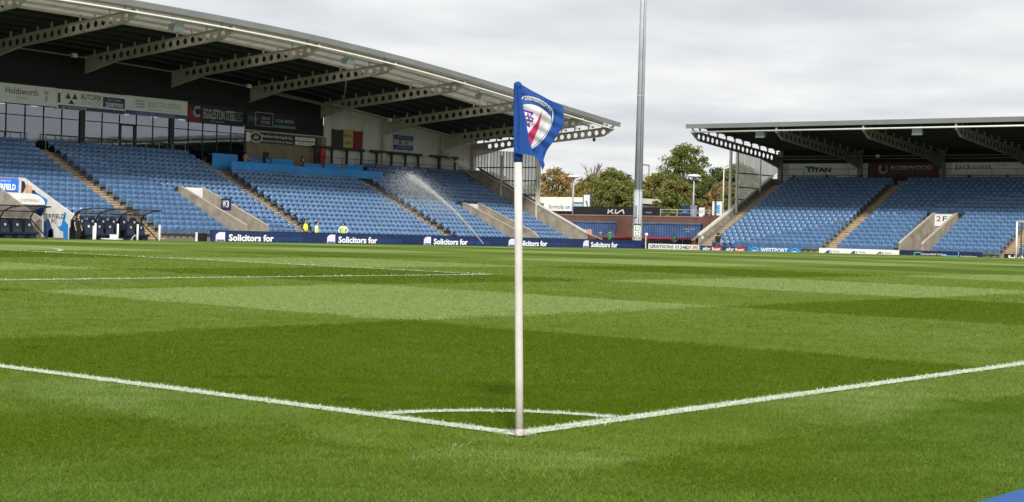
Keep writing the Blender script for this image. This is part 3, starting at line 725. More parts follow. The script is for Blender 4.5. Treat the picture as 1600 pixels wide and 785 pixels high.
    # vomitory walls
    def vom(x0, x1, prof, yb, ztop, zopen):
        for x in (x0, x1-.16):
            m = MB(); m.prism([(x, y, z) for y, z in prof], (.16, 0, 0)); wl = m.build('vomitory_wall', CONC, t)
            m = MB()
            tops = prof[1:-1]
            for (ya, za), (yc, zc) in zip(tops[:-1], tops[1:]):
                m.hexa([(x-.02, ya, za), (x+.18, ya, za), (x+.18, yc, zc), (x-.02, yc, zc), (x-.02, ya, za+.05), (x+.18, ya, za+.05), (x+.18, yc, zc+.05), (x-.02, yc, zc+.05)])
            m.build('coping', mat('coping', (.42, .38, .31), .8, .12, 2), wl)
        m = MB(); m.box(x0+.16, x1-.16, yb-.12, yb, zopen, ztop); m.build('vomitory_lintel', SIGNW if x0 > 60 else CONC, t)
        m = MB(); m.box(x0+.1, x1-.1, yb+.1, yb+.2, -.4, zopen); m.build('vomitory_dark', BLACK, t)  # black sheet stands in for the unlit passage below the lintel
        m = MB(); m.hexa([(x0+.16, 73.4, -.3), (x1-.16, 73.4, -.3), (x1-.16, yb, -.3), (x0+.16, yb, -.3), (x0+.16, 73.4, -.1), (x1-.16, 73.4, -.1), (x1-.16, yb, .9), (x0+.16, yb, .9)]); m.build('ramp', CONC_D, t)
    vom(66.84, 68.88, [(73.4, -.4), (73.4, .98), (79.7, 3.42), (79.9, 3.42), (79.9, -.4)], 79.75, 3.40, 1.6)
    vom(95.92, 97.95, [(73.4, -.4), (73.4, .72), (73.9, 1.1), (79.3, 3.22), (79.55, 3.24), (79.55, -.4)], 79.6, 3.22, 2.0)
    # end parapet with the windscreen
    m = MB(); m.prism([(103.95, 73.1, -.4), (103.95, 73.1, 1.07), (103.95, 84.3, 6.12), (103.95, 86.6, 6.3), (103.95, 88.2, 6.3), (103.95, 88.2, -.4)], (.25, 0, 0)); pw = m.build('end_parapet', CONC, t)
    m = MB()
    for (ya, za), (yc, zc) in (((73.05, 1.07), (84.3, 6.12)), ((84.3, 6.12), (86.6, 6.3))):
        m.hexa([(103.9, ya, za), (104.25, ya, za), (104.25, yc, zc), (103.9, yc, zc), (103.9, ya, za+.11), (104.25, ya, za+.11), (104.25, yc, zc+.11), (103.9, yc, zc+.11)])
    m.build('coping', mat('coping_pale', (.55, .53, .48), .8, .1, 2), pw)
    ws = MB()
    for y in (78.2, 82.0): ws.box(103.86 if y < 80 else 103.9, 104.04, y-.06, y+.06, 2.0 if y > 80 else .6, 7.5)
    for y in (78.2,): ws.box(104.1, 104.3, y-.1, y+.1, -.3, 7.5)
    ws = ws.build('windscreen', mat('cream_paint', (.60, .57, .49), .5, .06, 2), t)
    tpz = lambda y: 7.68+(y-78.2)*.05; btz = lambda y: 3.5+(y-78.2)*.45
    ys = np.linspace(78.3, 85.3, 5)
    for ya, yc in zip(ys[:-1], ys[1:]):
        for z0, z1 in ((0, 4.18), (4.18, 5.36), (5.36, 6.48), (6.48, 99)):
            def cl(y, z): return max(btz(y), min(tpz(y), z))
            a0, a1, c0, c1 = cl(ya, z0), cl(ya, z1), cl(yc, z0), cl(yc, z1)
            if a1-a0 < .05 and c1-c0 < .05: continue
            m = MB(); m.hexa([(104.16, ya+.03, a0+.02), (104.18, ya+.03, a0+.02), (104.18, yc-.03, c0+.02), (104.16, yc-.03, c0+.02), (104.16, ya+.03, a1+.001), (104.18, ya+.03, a1+.001), (104.18, yc-.03, c1+.001), (104.16, yc-.03, c1+.001)]); m.build('pane', SCREENM, ws)
    m = MB()
    for y in np.arange(78.55, 85.3, .34): m.box(104.09, 104.13, y-.022, y+.022, btz(y), tpz(y))
    rb = m.build('ribs', mat('rib_grey', (.30, .31, .28), .6, .1, 3), ws); rb['kind'] = 'stuff'
    for z in (4.18, 5.36, 6.48):
        y1 = min(85.3, 78.2+(z-3.5)/.45); m = MB(); m.box(104.03, 104.09, 78.2, y1, z-.045, z+.045); m.build('rail', RAIL, ws)
    m = MB(); m.hexa([(104.0, 78.2, 3.47), (104.2, 78.2, 3.47), (104.2, 84.5, 6.31), (104.0, 84.5, 6.31), (104.0, 78.2, 3.60), (104.2, 78.2, 3.60), (104.2, 84.5, 6.44), (104.0, 84.5, 6.44)]); m.build('sill', RAIL, ws)
    # press bench
    m = MB(); m.box(75.0, 81.2, 83.72, 83.80, 4.9, 5.56); m.box(81.24, 90.95, 83.72, 83.80, 4.9, 5.52); m.box(75.0, 90.95, 83.80, 84.2, 5.44, 5.49)
    pb = m.build('press_bench', PRESSB, t)
    for a, c, z in ((74.2, 76.6, 6.1), (77.8, 79.8, 5.93), (80.0, 82.2, 6.02), (83.4, 85.2, 5.85), (85.6, 87.1, 5.95), (87.9, 89.9, 5.98)):
        m = MB(); m.box(a, c, 84.85, 84.92, 5.0, z); m.box(a, c, 84.92, 85.35, z-.10, z-.05); m.build('desk_panel', PRESSB, pb)
    # speakers and small floodlights under the roof
    return t
STAND = main_stand()

def end_stand():
    t = thing('end_stand', (113, 45, 0), 'blue-seated stand behind the far goal with a straight cantilever roof', 'stand')
    Y0, Y1 = 18.0, 64.55; N = 20; D0, G, R, Z0 = 106.05, .632, .285, .04
    v0, v1, vd = 44.9, 46.85, 112.0
    b = MB()
    for a, c in ((Y0, v0), (v0, v1), (v1, Y1)):
        for r in range(N):
            d = D0+G*r
            if a == v0 and d < vd: continue
            b.box(d, D0+G*N, a, c, Z0+R*(r-1), Z0+R*r)
    b.box(D0+G*N, 121.4, Y0, Y1+.3, 5.2, 5.5); b.box(D0-.2, D0, Y0, Y1, -.5, .0)
    b.build('terrace', CONC_D, t)
    sb = MB(); sb.box(-.008, G-.014, -.55, .55, -.03, .012); sb.box(-.006, .002, -.55, .55, -R*.48, -.031, 1); sb.box(G*.52, G-.015, -.55, .55, R*.52-.04, R*.52); sb.box(G*.53, G-.016, -.55, .55, .013, R*.52-.041, 1)
    so = sb.build('step', [STEPM, RISER_SHADE]); sm = so.data; bpy.data.objects.remove(so)
    for a in (63.35, 52.55, 38.75, 24.9):
        for r in range(N): put('step', sm, t, (D0+G*r, a, Z0+R*r))
    spots = []
    for r in range(N):
        d = D0+G*r
        for a, c in ((18.2, 24.25), (25.55, 38.1), (39.4, 51.9), (53.2, 62.7)):
            n = int((c-a)/.5); off = (c-a-n*.5)/2
            for k in range(n):
                y = a+off+.25+k*.5
                if v0-.35 < y < v1+.35 and d < vd+.05: continue
                spots.append((d+.34, y, Z0+R*r))
    place_seats(t, spots, -math.pi/2)
    FT = 9.98; dz = lambda x: FT-.09-(x-106)*.0862
    m = MB(); m.hexa([(106.1, Y0, dz(106.1)), (121.6, Y0, dz(121.6)), (121.6, 64.7, dz(121.6)), (106.1, 64.7, dz(106.1)), (106.1, Y0, dz(106.1)+.05), (121.6, Y0, dz(121.6)+.05), (121.6, 64.7, dz(121.6)+.05), (106.1, 64.7, dz(106.1)+.05)])
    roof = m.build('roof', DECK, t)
    m = MB(); m.prism([(105.75, Y0, FT-.40), (105.68, Y0, FT-.06), (106.4, Y0, FT), (106.3, Y0, FT-.32)], (0, 64.95-Y0, 0)); m.build('fascia', FASC, t)
    m = MB(); m.tube([(105.93, Y0, FT-.68), (105.93, 64.6, FT-.68)], .065, 8); m.build('edge_tube', WHITE, t, True)
    for x in np.arange(107.0, 121, 1.38):
        m = MB(); m.hexa([(x, Y0, dz(x)-.15), (x+.07, Y0, dz(x)-.15), (x+.07, 64.6, dz(x)-.15), (x, 64.6, dz(x)-.15), (x, Y0, dz(x)-.005), (x+.07, Y0, dz(x)-.005), (x+.07, 64.6, dz(x)-.005), (x, 64.6, dz(x)-.005)]); m.build('purlin', PURL_SHADE, roof)
    gm, st = girder_mesh('girder', 14.4, STEELG), stub_mesh(STEELG)
    for y in (64.45, 57.0, 49.8, 42.65, 35.5, 28.3, 21.1):
        g = put('girder', gm, t, (106.0, y, FT-.56)); g.rotation_euler.z = -math.pi/2
        for x in np.arange(107.0, 120, 1.38):
            o = put('stub_post', st, g); o.location = (0, x-106+.035, -SLOPE*(x-106)+.02)
        m = MB(); m.box(105.88, 105.99, y-.05, y+.05, FT-.74, FT-.38); q = m.build('tip_plate', STEEL, t)
        m = MB(); m.box(120.2, 120.55, y-.17, y+.17, 5.5, dz(120.4)-.1); m.build('column', STEELG, t)
        m = MB(); m.tube([(120.3, y, 7.35), (119.3, y-.8, 8.6)], .05, 6); m.build('brace', STEELG, t)
    for x, z in ((119.0, 8.05), (119.6, 7.85)):
        m = MB(); m.tube([(x, Y0, z), (x, 64.3, z)], .04, 6); m.build('tie_tube', STEELG, t, True)
    m = MB(); m.box(120.7, 120.9, Y0, 64.7, 7.55, dz(120.8)); m.build('upper_wall', DARKW, t)
    for a, c in zip(np.arange(Y0, 64.2, 1.8).tolist(), np.arange(Y0+1.8, 64.7, 1.8).tolist()+[64.5]):
        m = MB(); m.box(120.7, 120.8, a+.015, c-.015, 5.5, 7.55); m.build('cladding_panel', LIGHTW, t)
    m = MB()
    for z in (6.45, 7.0): m.tube([(119.35, Y0, z), (119.35, 64.2, z)], .022, 6)
    for y in np.arange(Y0+.6, 64.3, 2.05): m.tube([(119.35, y, 5.45), (119.35, y, 7.0)], .02, 5)
    m.build('handrail', RAIL, t)
    for y in np.arange(Y0+1.2, 64, 3.1):
        m = MB(); m.box(119.3, 119.45, y-.09, y+.09, 5.4, 6.5); m.build('rail_post', BLACK, t)
    # vomitory
    for y in (v0+.02, v1-.18):
        m = MB(); m.prism([(106.1, y, -.4), (106.1, y, .92), (106.4, y, 1.1), (112.0, y, 3.28), (112.2, y, 3.28), (112.2, y, -.4)], (0, .16, 0)); wl = m.build('vomitory_wall', CONC, t)
        m = MB()
        for (xa, za), (xc, zc) in (((106.08, .92), (106.4, 1.1)), ((106.4, 1.1), (112.0, 3.28)), ((112.0, 3.28), (112.2, 3.28))):
            m.hexa([(xa, y-.02, za), (xc, y-.02, zc), (xc, y+.18, zc), (xa, y+.18, za), (xa, y-.02, za+.05), (xc, y-.02, zc+.05), (xc, y+.18, zc+.05), (xa, y+.18, za+.05)])
        m.build('coping', mat('coping', (.42, .38, .31)), wl)
    m = MB(); m.box(112.05, 112.15, v0+.18, v1-.18, 1.9, 3.26); m.build('vomitory_lintel', CONC, t)
    m = MB(); m.box(112.3, 112.4, v0, v1, -.4, 2.3); m.build('vomitory_dark', BLACK, t)  # black sheet in place of the passage's shade
    m = MB(); m.hexa([(106.1, v0+.18, -.3), (112.2, v0+.18, -.3), (112.2, v1-.18, -.3), (106.1, v1-.18, -.3), (106.1, v0+.18, -.2), (112.2, v0+.18, .9), (112.2, v1-.18, .9), (106.1, v1-.18, -.2)]); m.build('ramp', CONC_D, t)
    # end parapet and windscreen
    m = MB(); m.prism([(107.9, 64.6, -.4), (107.9, 64.6, 1.15), (119.3, 64.6, 6.17), (121.5, 64.6, 6.27), (121.5, 64.6, -.4)], (0, .25, 0)); pw = m.build('end_parapet', CONC, t)
    m = MB(); m.hexa([(107.8, 64.55, 1.12), (119.3, 64.55, 6.18), (119.3, 64.9, 6.18), (107.8, 64.9, 1.12), (107.8, 64.55, 1.27), (119.3, 64.55, 6.33), (119.3, 64.9, 6.33), (107.8, 64.9, 1.27)]); m.build('coping', mat('coping_pale', (.55, .53, .48)), pw)
    m = MB(); m.box(108.0, 108.1, 64.5, 64.59, -.3, 1.14); m.build('parapet_post', WHITE, t)
    ws = MB(); ws.box(113.1, 113.28, 64.44, 64.54, .9, 8.35); ws.box(112.85, 113.05, 64.92, 65.1, -.3, 8.35); ws.box(117.0, 117.12, 64.46, 64.54, 4.3, 7.95)
    ws = ws.build('windscreen', WHITE, t)
    tpz = lambda x: 8.25-(x-113.2)*.115; btz = lambda x: 3.55+(x-113.2)*.44
    xs = np.linspace(113.3, 120.7, 6)
    for xa, xc in zip(xs[:-1], xs[1:]):
        for z0, z1 in ((0, 4.25), (4.25, 5.26), (5.26, 6.43), (6.43, 99)):
            cl = lambda x, z: max(btz(x), min(tpz(x), z))
            a0, a1, c0, c1 = cl(xa, z0), cl(xa, z1), cl(xc, z0), cl(xc, z1)
            if a1-a0 < .05 and c1-c0 < .05: continue
            m = MB(); m.hexa([(xa+.03, 64.76, a0), (xc-.03, 64.76, c0), (xc-.03, 64.78, c0), (xa+.03, 64.78, a0), (xa+.03, 64.76, a1), (xc-.03, 64.76, c1), (xc-.03, 64.78, c1), (xa+.03, 64.78, a1)]); m.build('pane', SCREENM, ws)
    for z in (4.25, 5.26, 6.43):
        x1 = min(120.7, 113.2+(z-3.55)/.44); m = MB(); m.box(113.2, x1, 64.66, 64.73, z-.045, z+.045); m.build('rail', RAIL, ws)
    m = MB(); m.hexa([(113.3, 64.92, 3.5), (119.5, 64.92, 6.23), (119.5, 65.0, 6.23), (113.3, 65.0, 3.5), (113.3, 64.92, 3.66), (119.5, 64.92, 6.39), (119.5, 65.0, 6.39), (113.3, 65.0, 3.66)]); m.build('sill', RAIL, ws)
    return t
ESTAND = end_stand()

# ------------------------------------------------------------------ signs on the stands
def sign_s(name, x0, x1, z0, z1, y, m, label, cat='advertising sign', group=None, th=.05):
    """sign facing -Y"""
    t = thing(name, ((x0+x1)/2, y, (z0+z1)/2), label, cat, group)
    b = MB(); b.box(x0, x1, y-th, y, z0, z1); b.build('panel', m, t); return t
def patch_s(t, x0, x1, z0, z1, y, m, name='print', d=.008):
    b = MB(); b.box(x0, x1, y-d, y, z0, z1); return b.build(name, m, t)
def sign_w(name, y0, y1, z0, z1, x, m, label, cat='advertising sign', group=None, th=.05):
    """sign facing -X"""
    t = thing(name, (x, (y0+y1)/2, (z0+z1)/2), label, cat, group)
    b = MB(); b.box(x-th, x, y0, y1, z0, z1); b.build('panel', m, t); return t
def patch_w(t, y0, y1, z0, z1, x, m, name='print', d=.008):
    b = MB(); b.box(x-d, x, y0, y1, z0, z1); return b.build(name, m, t)
YS = 86.72; YF = YS-.056
def stand_signs():
    z0, z1 = 8.50, 9.74
    t = sign_s('advertising_sign', 54.6, 62.05, z0, z1, YS, SIGNW, 'plain white wall sign with thin grey lettering, leftmost of the row above the glazing')
    lettering('Holdsworth', (59.35, YF, 9.30), 2.5, .42, 'S', INKD, t); lettering('FOODS', (59.4, YF, 8.88), .95, .16, 'S', INKP, t)
    b = MB(); b.prism([(61.0, YF, 9.45), (61.5, YF, 9.45), (61.25, YF, 9.15)], (0, .01, 0)); b.prism([(61.15, YF, 9.15), (61.35, YF, 9.15), (61.3, YF, 8.75), (61.2, YF, 8.75)], (0, .01, 0)); b.build('logo', INKP, t)
    t = sign_s('advertising_sign', 62.07, 67.72, z0-.12, z1-.02, YS, SIGNW, 'white wall sign with navy panels and three triangles above the glazing')
    for dx in (0, .55): b = MB(); b.prism([(62.75+dx, YF, 9.12), (63.2+dx, YF, 9.12), (62.975+dx, YF, 9.52)], (0, .01, 0)); b.build('logo', INKD, t)
    b = MB(); b.prism([(63.0, YF, 8.78), (63.5, YF, 8.78), (63.25, YF, 9.08)], (0, .01, 0)); b.build('logo', INKD, t)
    lettering('AUTOFIX', (64.85, YF, 9.34), 1.75, .38, 'S', INKD, t, .015); lettering('2018 LTD', (64.85, YF, 8.95), 1.6, .26, 'S', INKP, t)
    patch_s(t, 65.85, 67.7, 8.78, 9.48, YF, NAVY); lettering('01246', (66.8, YF-.01, 9.30), 1.1, .18, 'S', INKP, t); lettering('208900', (66.8, YF-.01, 8.98), 1.5, .32, 'S', INKW, t, .02)
    patch_s(t, 62.2, 67.7, 8.42, 8.66, YF, NAVY); lettering('MOT SERVICE & REPAIR', (63.5, YF-.01, 8.54), 2.0, .12, 'S', INKW, t)
    patch_s(t, 62.15, 62.35, 8.8, 9.45, YF, NAVY)
    t = sign_s('advertising_sign', 67.74, 73.33, z0-.02, z1+.01, YS, SIGNW, 'white wall sign with a blue bottom stripe above the glazing')
    lettering('ELECTROSTEEL', (71.25, YF, 9.28), 3.1, .36, 'S', INKP, t, .01)
    for dz in (0, .2, .4):
        b = MB(); b.prism([(68.6, YF, 8.98+dz), (69.4, YF, 8.98+dz), (69.5, YF, 9.10+dz), (68.7, YF, 9.10+dz)], (0, .01, 0)); b.build('logo', INKP, t)
    patch_s(t, 67.76, 73.31, 8.50, 8.74, YF, INKB); lettering('STRUCTURAL STEELWORK', (70.5, YF-.01, 8.62), 3.4, .10, 'S', INKP, t); lettering('FABRICATION AND DESIGN', (71.3, YF, 8.92), 3.0, .08, 'S', INKP, t)
    t = sign_s('advertising_sign', 73.35, 78.8, z0-.2, z1-.1, YS, BLACK, 'black wall sign with a red left edge above the glazing')
    b = MB(); b.prism([(73.36, YF, 8.32), (74.7, YF, 8.32), (74.3, YF, 8.9), (73.36, YF, 9.62)], (0, .01, 0)); b.build('print', mat('sign_red', (.20, .015, .02), .5, .1, 3), t)
    b = MB(); b.tube([(74.25+.33*math.cos(a), YF, 9.1+.33*math.sin(a)) for a in np.linspace(.9, 5.4, 12)], .10, 6); b.build('logo', INKP, t)
    lettering('EGGLESTON STEEL', (76.4, YF, 9.02), 3.1, .72, 'S', INKP, t, .02); lettering('STRUCTURAL STEEL', (76.2, YF, 8.50), 1.3, .10, 'S', INKP, t)
    for k, w in enumerate(('FABRICATION', 'DESIGN', 'ERECTION', 'STEELWORK')): lettering(w, (78.25, YF, 9.3-.19*k), .8 if k != 1 else .5, .09, 'S', INKP, t)
    t = sign_s('advertising_sign', 79.0, 84.2, z0-.05, z1-.18, YS, BLACK, 'black wall sign with a teal strip, rightmost of the row above the glazing')
    lettering('MW', (79.75, YF, 8.98), 1.0, .42, 'S', TEAL, t); lettering('WINDOW', (81.0, YF, 9.08), .95, .24, 'S', INKP, t); lettering('SYSTEMS', (81.0, YF, 8.78), .95, .24, 'S', INKP, t)
    for a in ((79.95, 81.75, 9.48, 9.52), (79.95, 81.75, 8.48, 8.52), (79.93, 79.97, 8.48, 9.52), (81.73, 81.77, 8.48, 9.52)): patch_s(t, *a, YF, INKP, 'border')
    lettering('01246 588334', (83.0, YF, 9.0), 1.9, .26, 'S', INKP, t); patch_s(t, 81.85, 84.15, 8.48, 8.66, YF, TEAL)
    t = sign_s('advertising_sign', kx(79.0), kx(86.35), 7.24, 7.98, YS, BANNERK, 'dark grey sign with a round monogram and white panels on the block wall', th=.06)
    b = MB(); b.tube([(80.05+.62*math.cos(a), YF-.01, 7.62+.36*math.sin(a)) for a in np.linspace(0, 2*math.pi, 25)], .05, 5); b.build('logo', INKW, t)
    patch_s(t, 79.05, 79.45, 7.26, 7.96, YF-.004, INKW); lettering('AH', (80.05, YF-.012, 7.62), .55, .34, 'S', INKW, t, 0, .3)
    lettering('Andrew Herring & Co.', (82.3, YF-.005, 7.74), 3.2, .27, 'S', INKW, t, .01); lettering('Accountants & Business Advisers', (82.3, YF-.005, 7.42), 3.2, .15, 'S', INKW, t)
    patch_s(t, 84.15, 86.3, 7.65, 7.90, YF-.004, INKW); patch_s(t, 84.15, 86.3, 7.30, 7.56, YF-.004, INKW)
    lettering('www.herring.co.uk', (85.2, YF-.014, 7.78), 1.9, .12, 'S', INKD, t); lettering('01246 233633', (85.2, YF-.014, 7.43), 1.5, .13, 'S', INKD, t)
    # banners hung on the light cladding
    t = thing('banner', (89.9, 86.6, 8.0), 'black, yellow and red cloth banner hung on the pale wall of the main stand', 'banner')
    def cloth(x0, x1, zt, zb, m, nm, sag=.05):
        V = []; F = []; nx, nz = 9, 7
        for j in range(nz):
            for i in range(nx):
                u, w = i/(nx-1), j/(nz-1); V.append((x0+(x1-x0)*u, 86.66-.03*math.sin(u*7+w*2)**2, zt+(zb-zt)*w-sag*math.sin(math.pi*u)*(1-w)))
        for j in range(nz-1):
            for i in range(nx-1): k = j*nx+i; F.append((k, k+1, k+nx+1, k+nx))
        b = MB(); b.add(V, F); return b.build(nm, m, t)
    cloth(88.15, 89.45, 8.80, 7.30, BANNERK, 'stripe'); cloth(89.45, 90.55, 8.86, 7.30, YELL, 'stripe'); cloth(90.55, 91.7, 8.82, 7.36, BANNERR, 'stripe')
    lettering('EINKA', (90.0, 86.60, 8.35), .95, .26, 'S', mat('banner_ink', (.25, .19, .07), .8, .1, 4), t, depth=.01); lettering('UNDE', (90.0, 86.60, 7.80), .85, .26, 'S', mat('banner_ink', (.25, .19, .07)), t, depth=.01)
    t = thing('banner', (96.65, 86.6, 8.2), 'blue and white striped cloth banner hung on the pale wall of the main stand', 'banner')
    cloth(95.45, 97.85, 8.80, 8.42, INKB, 'stripe', .02); cloth(95.45, 97.85, 8.42, 7.98, INKP, 'stripe', .02); cloth(95.45, 97.85, 7.98, 7.60, INKB, 'stripe', .02)
    lettering('SPIREITES', (96.65, 86.60, 8.60), 1.9, .13, 'S', INKP, t, depth=.01); lettering('CHESTERFIELD', (96.65, 86.60, 7.80), 1.9, .13, 'S', INKP, t, depth=.01)
    b = MB(); b.tube([(96.2+.13*math.cos(a), 86.61, 8.22+.13*math.sin(a)) for a in np.linspace(0, 2*math.pi, 9)], .04, 4); b.tube([(96.9, 86.61, 8.30), (97.05, 86.61, 8.05)], .05, 4); b.build('logo', INKB, t)
    # vomitory signs
    t = sign_s('section_sign', 67.02, 68.70, 2.55, 3.3, 79.62, SIGNW, 'white sign over the W3 stairway entrance', 'sign', th=.03)
    t = sign_w('section_sign', 76.8, 77.75, 1.98, 2.72, 68.70, NAVY, 'navy sign reading W3 on the stairway wall', 'sign', th=.03)
    lettering('W', (68.66, 77.42, 2.36), .33, .46, 'W', INKW, t, .03, name='letter'); lettering('3', (68.66, 77.09, 2.36), .25, .46, 'W', INKW, t, .03, name='letter')
    t = sign_s('section_sign', 97.0, 97.7, 2.35, 2.72, 79.45, NAVY, 'small dark blue sign at the right hand stairway entrance', 'sign', th=.03)
    t = sign_w('section_sign', 45.08, 46.68, 2.32, 3.22, 112.03, SIGNW, 'white sign with large dark characters over the end stand stairway entrance', 'sign', th=.03)
    [lettering(c_, (111.99, y_, 2.88), .36, .38, 'W', INKD, t, .0, name='letter') for c_, y_ in (('2', 46.36), ('F', 45.85), ('X', 45.36))]
    b = MB(); b.box(111.98, 111.998, 45.2, 46.0, 2.02, 2.3); b.build('small_plate', INKG, t); lettering('E', (111.97, 45.8, 2.16), .2, .2, 'W', INKW, t)
    # end stand rear signs
    X = 120.68; XF = X-.056
    t = sign_w('advertising_sign', 56.85, 63.75, 6.62, 7.52, X, SIGNW, 'white sign with bold black letters and a green logo on the end stand wall')
    lettering('ITAN', (XF, 60.65, 7.0), 1.75, .42, 'W', INKD, t, .05)
    b = MB(); b.prism([(XF, 62.35, 7.3), (XF, 61.25, 7.3), (XF, 61.55, 7.12), (XF, 61.72, 7.12), (XF, 61.72, 6.8), (XF, 61.95, 6.8), (XF, 61.95, 7.1)], (.01, 0, 0)); b.build('logo', mat('leaf_logo', (.04, .12, .11), .5, .1, 3), t)
    for k, w in enumerate(('DOORS & WINDOWS', 'CONSERVATORIES', 'INSTALLATIONS')): lettering(w, (XF, 57.95, 7.38-.2*k), 1.6, .10, 'W', INKP, t)
    t = sign_w('advertising_sign', 58.2, 63.5, 6.2, 6.55, X, SIGNW, 'narrow white strip sign under the bold black lettering at the back of the end stand'); patch_w(t, 59.2, 63.2, 6.36, 6.48, XF, mat('pale_blue_print', (.25, .33, .42), .5, .1, 2))
    t = sign_w('advertising_sign', 49.95, 56.4, 6.05, 7.58, X, MAROON, 'dark maroon sign at the back of the end stand')
    lettering('ROSEWOOD', (XF, 52.55, 7.15), 3.6, .36, 'W', INKP, t, .03); lettering('WEALTH MANAGEMENT', (XF, 52.55, 6.76), 3.5, .17, 'W', INKPINK, t)
    b = MB(); b.tube([(XF, 55.0+.33*math.cos(a), 7.05+.33*math.sin(a)) for a in np.linspace(2.2, 7.2, 14)], [.05+.09*i/13 for i in range(14)], 6); b.build('logo', INKP, t)
    t = sign_w('advertising_sign', 42.9, 49.1, 6.64, 7.55, X, SIGNW, 'white sign with large dark letters and cursive print at the back of the end stand')
    lettering('Jacksons', (XF, 47.35, 7.16), 3.0, .56, 'W', INKD, t); lettering('The Bakers', (XF, 44.9, 7.32), 1.2, .2, 'W', INKP, t, 0, .3); lettering('01246 200 400', (XF, 44.6, 6.86), 2.0, .14, 'W', INKP, t); patch_w(t, 45.8, 48.9, 6.74, 6.76, XF, INKP)
    t = sign_w('advertising_sign', 35.7, 42.3, 6.64, 7.55, X, INKB, 'blue sign at the back of the end stand beyond the white sign with cursive print')
stand_signs()

# ------------------------------------------------------------------ pitch-side boards
def boards():
    y = 70.5; t = thing('perimeter_screen', (85, y, -.3), 'long navy electronic perimeter board reading Solicitors for property', 'perimeter board')
    x = 61.45
    while x < 108.8:
        x1 = min(x+2.38, 108.95); b = MB(); b.box(x+.004, x1-.004, y, y+.16, -.33, .60); b.build('screen_module', NAVY, t); x = x1
    b = MB(); b.box(61.4, 108.98, y+.0, y+.18, .602, .635); b.build('top_rail', BLACK, t)
    yf = y-.006
    for x0 in (61.75, 71.3, 80.86, 90.42, 99.95):
        b = MB(); b.prism([(x0, yf, -.02), (x0, yf, .33), (x0+.12, yf, .46), (x0+.32, yf, .53), (x0+.74, yf, .53), (x0+.74, yf, -.02)], (0, .005, 0)); b.build('logo', LEDL, t)
        b = MB(); b.box(x0+.06, x0+.68, yf-.008, yf-.002, .0, .08); b.build('logo_caption', INKB, t)
        lettering('Solicitors for', (x0+2.92, yf, .21), 3.75, .42, 'S', LEDW, t, .03)
        lettering('property', (x0+6.15, yf, .15), 2.3, .38, 'S', LEDB, t, .01)
    t = sign_s('board_end', 60.6, 61.36, -.3, .44, 70.9, BLACK, 'short black board with a white edge left of the long navy perimeter board', 'perimeter board', th=.06)
    b = MB(); b.box(60.5, 60.6, 70.82, 70.9, -.3, .48); b.build('edge_post', WHITE, t)
    X = 104.5; XF = X-.056
    def bd(y0, y1, zt, m, label, x=X): return sign_w('pitch_board', y0, y1, -.32, zt, x, m, label, 'perimeter board')
    t = bd(62.7, 67.35, .41, SIGNW, 'white pitch board with a telephone number right of the navy perimeter board')
    lettering('GRAYSONS', (XF, 66.1, .20), 2.2, .26, 'W', INKD, t, .02); lettering('01246', (XF, 64.3, .20), 1.1, .26, 'W', INKB, t, .03); lettering('229 393', (XF, 63.45-.1, .20), .0+1.15, .26, 'W', mat('ink_orange', (.35, .10, .04), .5, .05, 2), t, .03)
    lettering('ESTATE AGENTS', (XF, 64.6, -.10), 3.4, .18, 'W', INKD, t)
    for k, (a, c, lab) in enumerate(((60.50, 62.55, 'navy pitch board with a red patch beside the white telephone number board'), (58.45, 60.48, 'navy pitch board with a red patch beside the bright blue board'))):
        t = bd(a, c, .36, mat('royal_navy', (.012, .05, .22), .4, .06, 1), lab)
        lettering('sky', (XF, c-.58, .12), .75, .34, 'W', INKW, t, .04, .25); b = MB(); b.prism([(XF, c-1.02, .30), (XF, c-1.92, .30), (XF, c-1.95, -.1), (XF, c-1.0, -.1)], (-.004, 0, 0)); b.build('logo', mat('bet_red', (.55, .03, .09), .4, .05, 2), t)
        lettering('bet', (XF-.01, c-1.45, .12), .75, .28, 'W', INKW, t, .03)
    t = bd(53.85, 58.4, .40, mat('bright_blue', (.02, .19, .55), .4, .06, 1), 'bright blue pitch board with white capitals between two round emblems')
    lettering('WESTPORT', (XF, 56.1, .17), 2.3, .34, 'W', INKW, t, .03)
    for yc in (57.75, 54.35):
        b = MB(); b.tube([(XF, yc+.34*math.cos(a), .04+.30*math.sin(a)) for a in np.linspace(0, 2*math.pi, 21)], .035, 5); b.build('logo', INKLB, t); lettering('SD', (XF-.005, yc, .06), .40, .2, 'W', INKW, t, .04)
    t = bd(46.0, 52.35, .45, SIGNW, 'white pitch board with three dark blue logos and green print')
    for yc in (51.9, 49.85, 47.8):
        b = MB(); b.prism([(XF, yc+.05, .05), (XF, yc-.25, .30), (XF, yc-.42, .30), (XF, yc-.42, -.1), (XF, yc+.05, -.1)], (-.004, 0, 0)); b.build('logo', INKB, t)
        b = MB(); b.tube([(XF, yc-.5, .3), (XF, yc-.56, .1), (XF, yc-.52, -.1)], .03, 4); b.build('logo', INKB, t)
        lettering('Auto', (XF, yc-.95, .24), .55, .15, 'W', INKB, t); lettering('Windscreens', (XF, yc-1.15, .03), 1.1, .13, 'W', INKG, t)
    t = bd(39.82, 45.97, .47, mat('college_navy', (.014, .022, .07), .4, .08, 1), 'dark navy pitch board with a stepped light blue line', 104.45)
    XG = 104.45-.056
    lettering('Chesterfield College', (XG, 43.4, .22), 1.9, .16, 'W', INKW, t, .01)
    for a in ((44.35, 44.85, .30, .36), (44.8, 44.86, -.05, .36), (44.35, 44.6, -.05, .0)): patch_w(t, *a, XG, mat('college_green', (.15, .5, .42), .5, .05, 2), 'logo')
    for a in ((41.55, 42.75, .12, .18), (42.70, 42.76, -.2, .18), (41.52, 41.58, .12, .46)): patch_w(t, *a, XG, INKLB, 'line')
    lettering('Inspiring Futures', (XG, 40.8, .14), 1.2, .15, 'W', INKW, t, .01)
